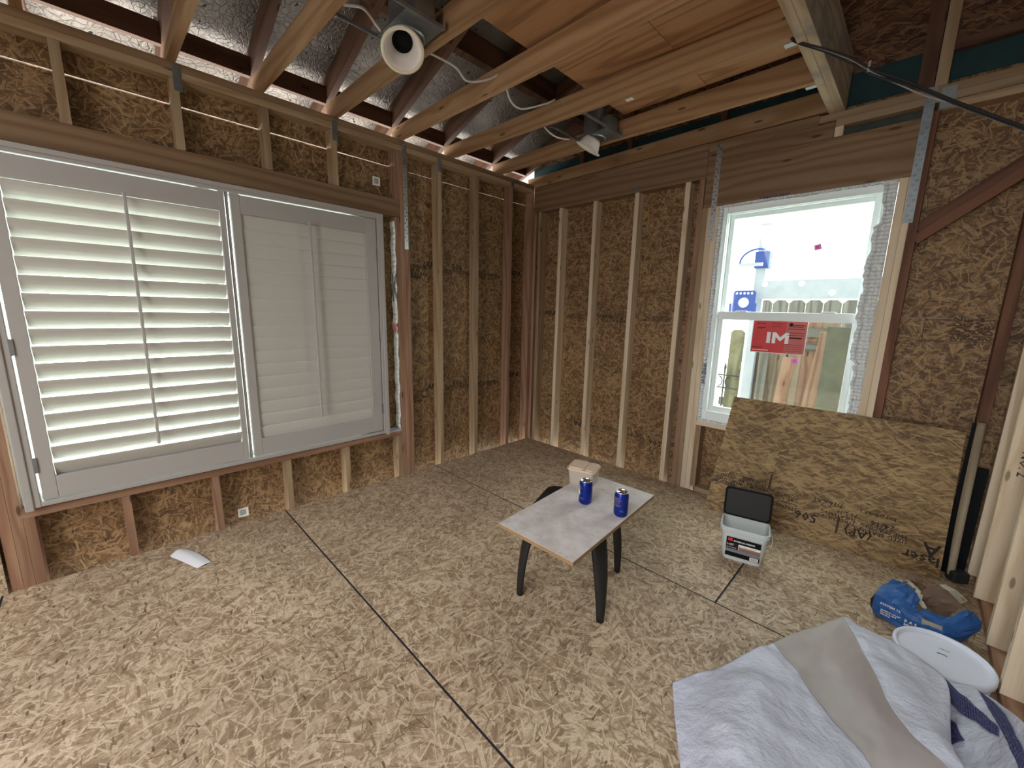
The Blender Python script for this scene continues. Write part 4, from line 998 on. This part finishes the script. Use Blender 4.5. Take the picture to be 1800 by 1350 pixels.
# ================================================================== PAIL WITH WHITE LID
pa = empty('white_pail', (3.137, -.985, 0), label='shallow white pail with round lid on the floor by the studs', cat='pail')
lathe('pail_body', [(0, 0), (.125, 0), (.128, .008), (.131, .03), (.134, .032), (.134, .037), (.131, .039), (.133, .058), (.137, .060), (.137, .066), (.133, .068), (.133, .078)], 'lid_white', pa, 48)
lathe('pail_lid', [(.133, .062), (.142, .062), (.1445, .068), (.1445, .086), (.141, .091), (.134, .091), (.131, .088), (.129, .080), (.124, .0785), (.06, .079), (0, .0795)], 'lid_white', pa, 56)
arc = [(.028 * math.cos(a), .028 * math.sin(a) - .015, .0795) for a in [math.radians(60 + 60 * k / 8) for k in range(9)]]
tube('lid_notch', arc, .0025, 'grey_print', pa, 6)
text('lid_mark', 'HDPE', basis((-.008, .045, .0795), X, Y), .012, 'grey_print', pa)

# ================================================================== HOUSE WRAP
hw = empty('house_wrap', (2.9, -1.6, 0), label='crumpled sheet of white house wrap with navy printing on the floor in the foreground', cat='house wrap')
O = (2.9, -1.6, 0)
G0 = [[(1182, 1200, .004), (1222, 1183, .02), (1262, 1172, .05), (1310, 1149, .085), (1359, 1127, .10)],
      [(1186, 1262, .01), (1232, 1250, .06), (1285, 1240, .13), (1345, 1210, .125), (1408, 1190, .085)],
      [(1194, 1330, .02), (1245, 1322, .09), (1312, 1318, .16), (1390, 1290, .13), (1462, 1262, .09)],
      [(1205, 1410, .03), (1265, 1405, .11), (1345, 1400, .17), (1440, 1375, .13), (1536, 1349, .10)],
      [(1220, 1520, .01), (1290, 1520, .06), (1390, 1520, .11), (1500, 1500, .10), (1620, 1480, .08)]]
G1 = [[(1359, 1127, .10), (1420, 1104, .125), (1484, 1083, .17)],
      [(1408, 1190, .085), (1470, 1165, .11), (1526, 1160, .20)],
      [(1462, 1262, .09), (1525, 1240, .12), (1584, 1268, .235)],
      [(1536, 1349, .10), (1596, 1330, .14), (1668, 1345, .26)],
      [(1620, 1480, .08), (1690, 1470, .12), (1770, 1450, .26)]]
G2 = [[(1484, 1083, .17), (1486, 1084, .170), (1490, 1086, .168)],
      [(1526, 1160, .20), (1547, 1140, .20), (1565, 1128, .18)],
      [(1584, 1268, .235), (1612, 1222, .225), (1659, 1189, .19)],
      [(1668, 1345, .26), (1672, 1310, .25), (1672, 1297, .225)],
      [(1770, 1450, .26), (1730, 1410, .25), (1684, 1400, .22)]]
G3 = [[(1600, 1155, .14), (1655, 1186, .155), (1690, 1200, .17), (1735, 1222, .22), (1810, 1282, .35)],
      [(1600, 1215, .13), (1655, 1240, .155), (1700, 1262, .19), (1750, 1285, .25), (1812, 1325, .35)],
      [(1600, 1290, .12), (1660, 1310, .17), (1710, 1330, .20), (1765, 1350, .27), (1815, 1372, .37)],
      [(1610, 1400, .10), (1670, 1410, .15), (1730, 1420, .20), (1790, 1430, .28), (1830, 1440, .38)]]
crumple('wrap_sheet', pick(G0), 'wrap', hw, seed=21, O=O, amp=.0008, solid=.0008)
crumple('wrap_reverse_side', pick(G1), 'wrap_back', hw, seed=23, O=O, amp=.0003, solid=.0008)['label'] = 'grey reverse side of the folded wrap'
crumple('wrap_fold', pick(G2), 'wrap', hw, seed=24, O=O, amp=.0006, solid=.0008)
g3 = pick(G3)
crumple('printed_layer', g3, 'wrap', hw, seed=22, O=O, amp=.0004, solid=.0008)
def patch(poly_uv, name, lift=.006):
    """navy print following the printed layer"""
    def ev(u, v):
        u = min(max(u, 0), 3.999); v = min(max(v, 0), 2.999); i, j = int(u), int(v); fu, fv = u - i, v - j
        a, b, c, d = [Vector(g3[q][p]) for q, p in ((j, i), (j, i + 1), (j + 1, i), (j + 1, i + 1))]
        p = (a * (1 - fu) + b * fu) * (1 - fv) + (c * (1 - fu) + d * fu) * fv
        return p + Vector((0, 0, lift + wrap_h(p))) - Vector(O)
    mb = MB(); (a, b, c, d) = poly_uv; n = 22
    for k in range(n):
        t0, t1 = k / n, (k + 1) / n
        L = lambda p, q, t: (p[0] + (q[0] - p[0]) * t, p[1] + (q[1] - p[1]) * t)
        for s0, s1 in ((0, .25), (.25, .5), (.5, .75), (.75, 1)):
            def pt(t, s): e = L(L(a, b, t), L(d, c, t), s); return ev(*e)
            mb.quad([pt(t0, s0), pt(t1, s0), pt(t1, s1), pt(t0, s1)])
    return mb.build(name, 'navy', hw, smooth=True, solid=.0004)
patch([(1.02, .06), (3.1, .95), (3.0, 1.25), (1.05, .78)], 'printed_band')
patch([(3.3, .25), (3.97, 1.35), (3.8, 2.1), (2.6, .04)], 'printed_band')
patch([(1.12, 1.0), (1.75, 1.7), (1.75, 1.72), (1.12, 2.0)], 'printed_band')

# ================================================================== SMALL THINGS ON THE FLOOR
pc = crumple('paper_scrap', [[ray(298, 978, .006), ray(312, 966, .022), ray(327, 965, .014)], [ray(318, 986, .02), ray(332, 974, .03), ray(348, 972, .018)], [ray(347, 999, .003), ray(360, 992, .008), ray(372, 988, .003)]], 'paper', None, amp=.0005, solid=.0006)
tag(pc, 'curled scrap of white paper on the floor near the left wall', 'paper')
sp_ = tube('wood_splinter', [(1.31, -1.247, .006), (1.33, -1.226, .007), (1.362, -1.216, .005)], .005, 'pine_old', None, 6); tag(sp_, 'dark wood splinter on the floor beyond the left side of the table', 'splinter')

# ================================================================== OUTSIDE
gr = MB().box(-14, 14, -14, 14, -.5, -.45, 'x'); tag(gr.build('ground', 'concrete', None), kind='structure')
ns = empty('trim_2', kind='structure')
mb = MB()
for i in range(20):
    z = -.45 + i * .18
    mb.quad([(-4, 3.4, z), (7, 3.4, z), (7, 3.425, z + .19), (-4, 3.425, z + .19)]); mb.quad([(-4, 3.425, z + .19), (7, 3.425, z + .19), (7, 3.4, z + .18), (-4, 3.4, z + .18)])
mb.build('neighbor_siding', 'siding', ns)
# picket fence
YF = 1.3
fe = empty('wooden_fence', (2.3, YF, -.45), label='weathered dog-eared picket fence outside the window', cat='fence')
def picket(xc, ztop, w, mat, y=YF, lean=0, name='picket', parent=None, z0=-.45):
    c = w * .22; h = ztop - z0
    out = [(-w / 2, 0), (w / 2, 0), (w / 2, h - c), (w / 2 - c, h), (-w / 2 + c, h), (-w / 2, h - c)]
    m4 = basis(Vector((xc - (2.3 if parent else 0), y - (YF if parent else 0), z0 + .45 if parent else z0)), X, Z + lean * X)
    return prism(name, out, .017, m4, mat, parent)
for k, (x, zt, w, mt) in enumerate([(1.60, 1.235, .125, 'cedar_moss'), (1.755, 1.225, .115, 'cedar'), (1.875, 1.20, .11, 'cedar'), (1.99, 1.21, .11, 'cedar'), (2.09, 1.375, .115, 'cedar'), (2.21, 1.36, .12, 'cedar_pink'), (2.335, 1.36, .12, 'cedar')]):
    picket(x + .02, zt, w, mt, parent=fe)
for z in (1.08, 1.20): MB().box(-.35, .12, -.045, -.005, z + .45, z + .52 if z < 1.1 else z + .53, 'x').build('fence_rail', 'weathered', fe)
box('fence_rail', 'weathered', fe, -.8, .3, .02, .055, .9, .98, 'x')
f2 = empty('wooden_fence', (2.2, 2.3, -.45), label='farther mossy picket fence seen under the aluminium plank', cat='fence')
for k in range(9):
    w = .15; out = [(-w / 2, 0), (w / 2, 0), (w / 2, 1.97), (w / 2 - .035, 2.005), (-w / 2 + .035, 2.005), (-w / 2, 1.97)]
    prism('picket', out, .017, basis((-.62 + k * .157, 0, 0), X, Z), 'weathered', f2)
for (x, zt, w, mt, y, ln, lab) in ((2.350, 1.255, .095, 'cedar_pink', 1.12, .085, 'pinkish cedar board leaning on the fence, right of the red sticker'), (1.90, 1.05, .075, 'weathered', 1.15, -.0, 'grey board standing against the fence, left of the red sticker'), (2.105, 1.02, .085, 'cedar_pink', 1.10, .07, 'pinkish board with a white edge behind the pink tag')):
    mb = MB().box(-w / 2, w / 2, 0, .035, 0, zt + .45, 'z'); o = mb.build('leaning_board', mt, None, mat=basis((x - ln * (zt + .45), y, -.45), X, Y) @ Matrix.Identity(4), bevel=.002)
    o.matrix_local = Matrix.Translation((x - ln * (zt + .45), y, -.45)) @ Matrix.Shear('XY', 4, (0, 0)) @ Matrix.Rotation(math.atan(ln), 4, 'Y'); tag(o, lab, 'board', 'boards leaning on the fence')
gp = MB().box(2.36, 2.62, 1.0, 1.02, -.45, 1.30, 'z').build('green_panel', 'green_panel'); tag(gp, 'dull olive green panel standing outside at the right of the lower pane', 'panel')
# wrought iron fence bit
fi = empty('iron_fence', (1.55, 1.25, -.45), label='black wrought iron fence with spear point outside the lower left pane', cat='fence')
for x in (-.30, 0,): 
    tube('iron_post', [(x, 0, 0), (x, 0, 1.30)], .008, 'iron', fi, 8, False)
    lathe('spear_point', [(0, .10), (.004, .08), (.016, .03), (.006, .01), (.012, .005), (.008, 0), (0, 0)], 'iron', fi, 10, Matrix.Translation((x, 0, 1.27)))
for z in (1.09, 1.22, .80): MB().box(-.6, .14, -.008, .008, z, z + .012).build('iron_rail', 'iron', fi)
for x in (-.05, .05):
    tube('iron_scroll', [(x + .035 * math.cos(a), 0, 1.16 + .05 * math.sin(a)) for a in [math.pi * k / 8 + (P2 if x > 0 else -P2) for k in range(9)]], .006, 'iron', fi, 6)
# scaffold: aluminium plank on blue pump jack pole
pkx = empty('scaffold_plank', (2.23, 1.2, 1.5), label='horizontal aluminium scaffold plank with round holes outside the window', cat='scaffold plank')
prism('plank_side', [(-.46, .03), (.40, .03), (.40, .195), (-.46, .195)], .03, basis((0, 0, 0), X, Z), 'aluminium', pkx, holes=[(-.40, .16, .016), (-.12, .16, .016), (.30, .165, .016), (.10, .08, .016)], bevel=.002)
for hx, hz in ((-.40, .16), (-.12, .16), (.30, .165), (.10, .08)): lathe('hole_ring', [(.016, 0), (.024, 0), (.024, .004), (.016, .004), (.016, 0)], 'white', pkx, 18, basis((hx, -.031, hz), X, Z))
jk = empty('pump_jack', (1.76, 1.12, -.45), label='blue pump jack on an aluminium pole holding the plank', cat='scaffold jack')
MB().box(-.035, .05, .092, .15, 0, 2.66, 'z').build('pole', 'aluminium', jk, bevel=.003)
MB().box(-.045, .075, .06, .16, 2.26, 2.41).build('jack_bracket', 'blue_metal', jk, bevel=.006)
tube('jack_arm', [(-.14 + .14 * (1 - math.cos(a)), -.03, 2.30 + .12 * math.sin(a)) for a in [math.pi * .62 * k / 8 for k in range(9)]], .009, 'blue_metal', jk, 8)
MB().box(-.15, .05, -.04, -.02, 2.27, 2.30).build('jack_arm', 'aluminium', jk)
prism('jack_bracket', [(-.14, 0), (.09, 0), (.09, .08), (.075, .09), (.075, .185), (.055, .20), (-.095, .20), (-.115, .185), (-.115, .09), (-.14, .08)], .012,
      basis((-.05, -.02, 1.855), X, Z), 'blue_metal', jk, holes=[(-.085 + .032 * k, .175, .010) for k in range(5)] + [(-.02, .09, .045)])
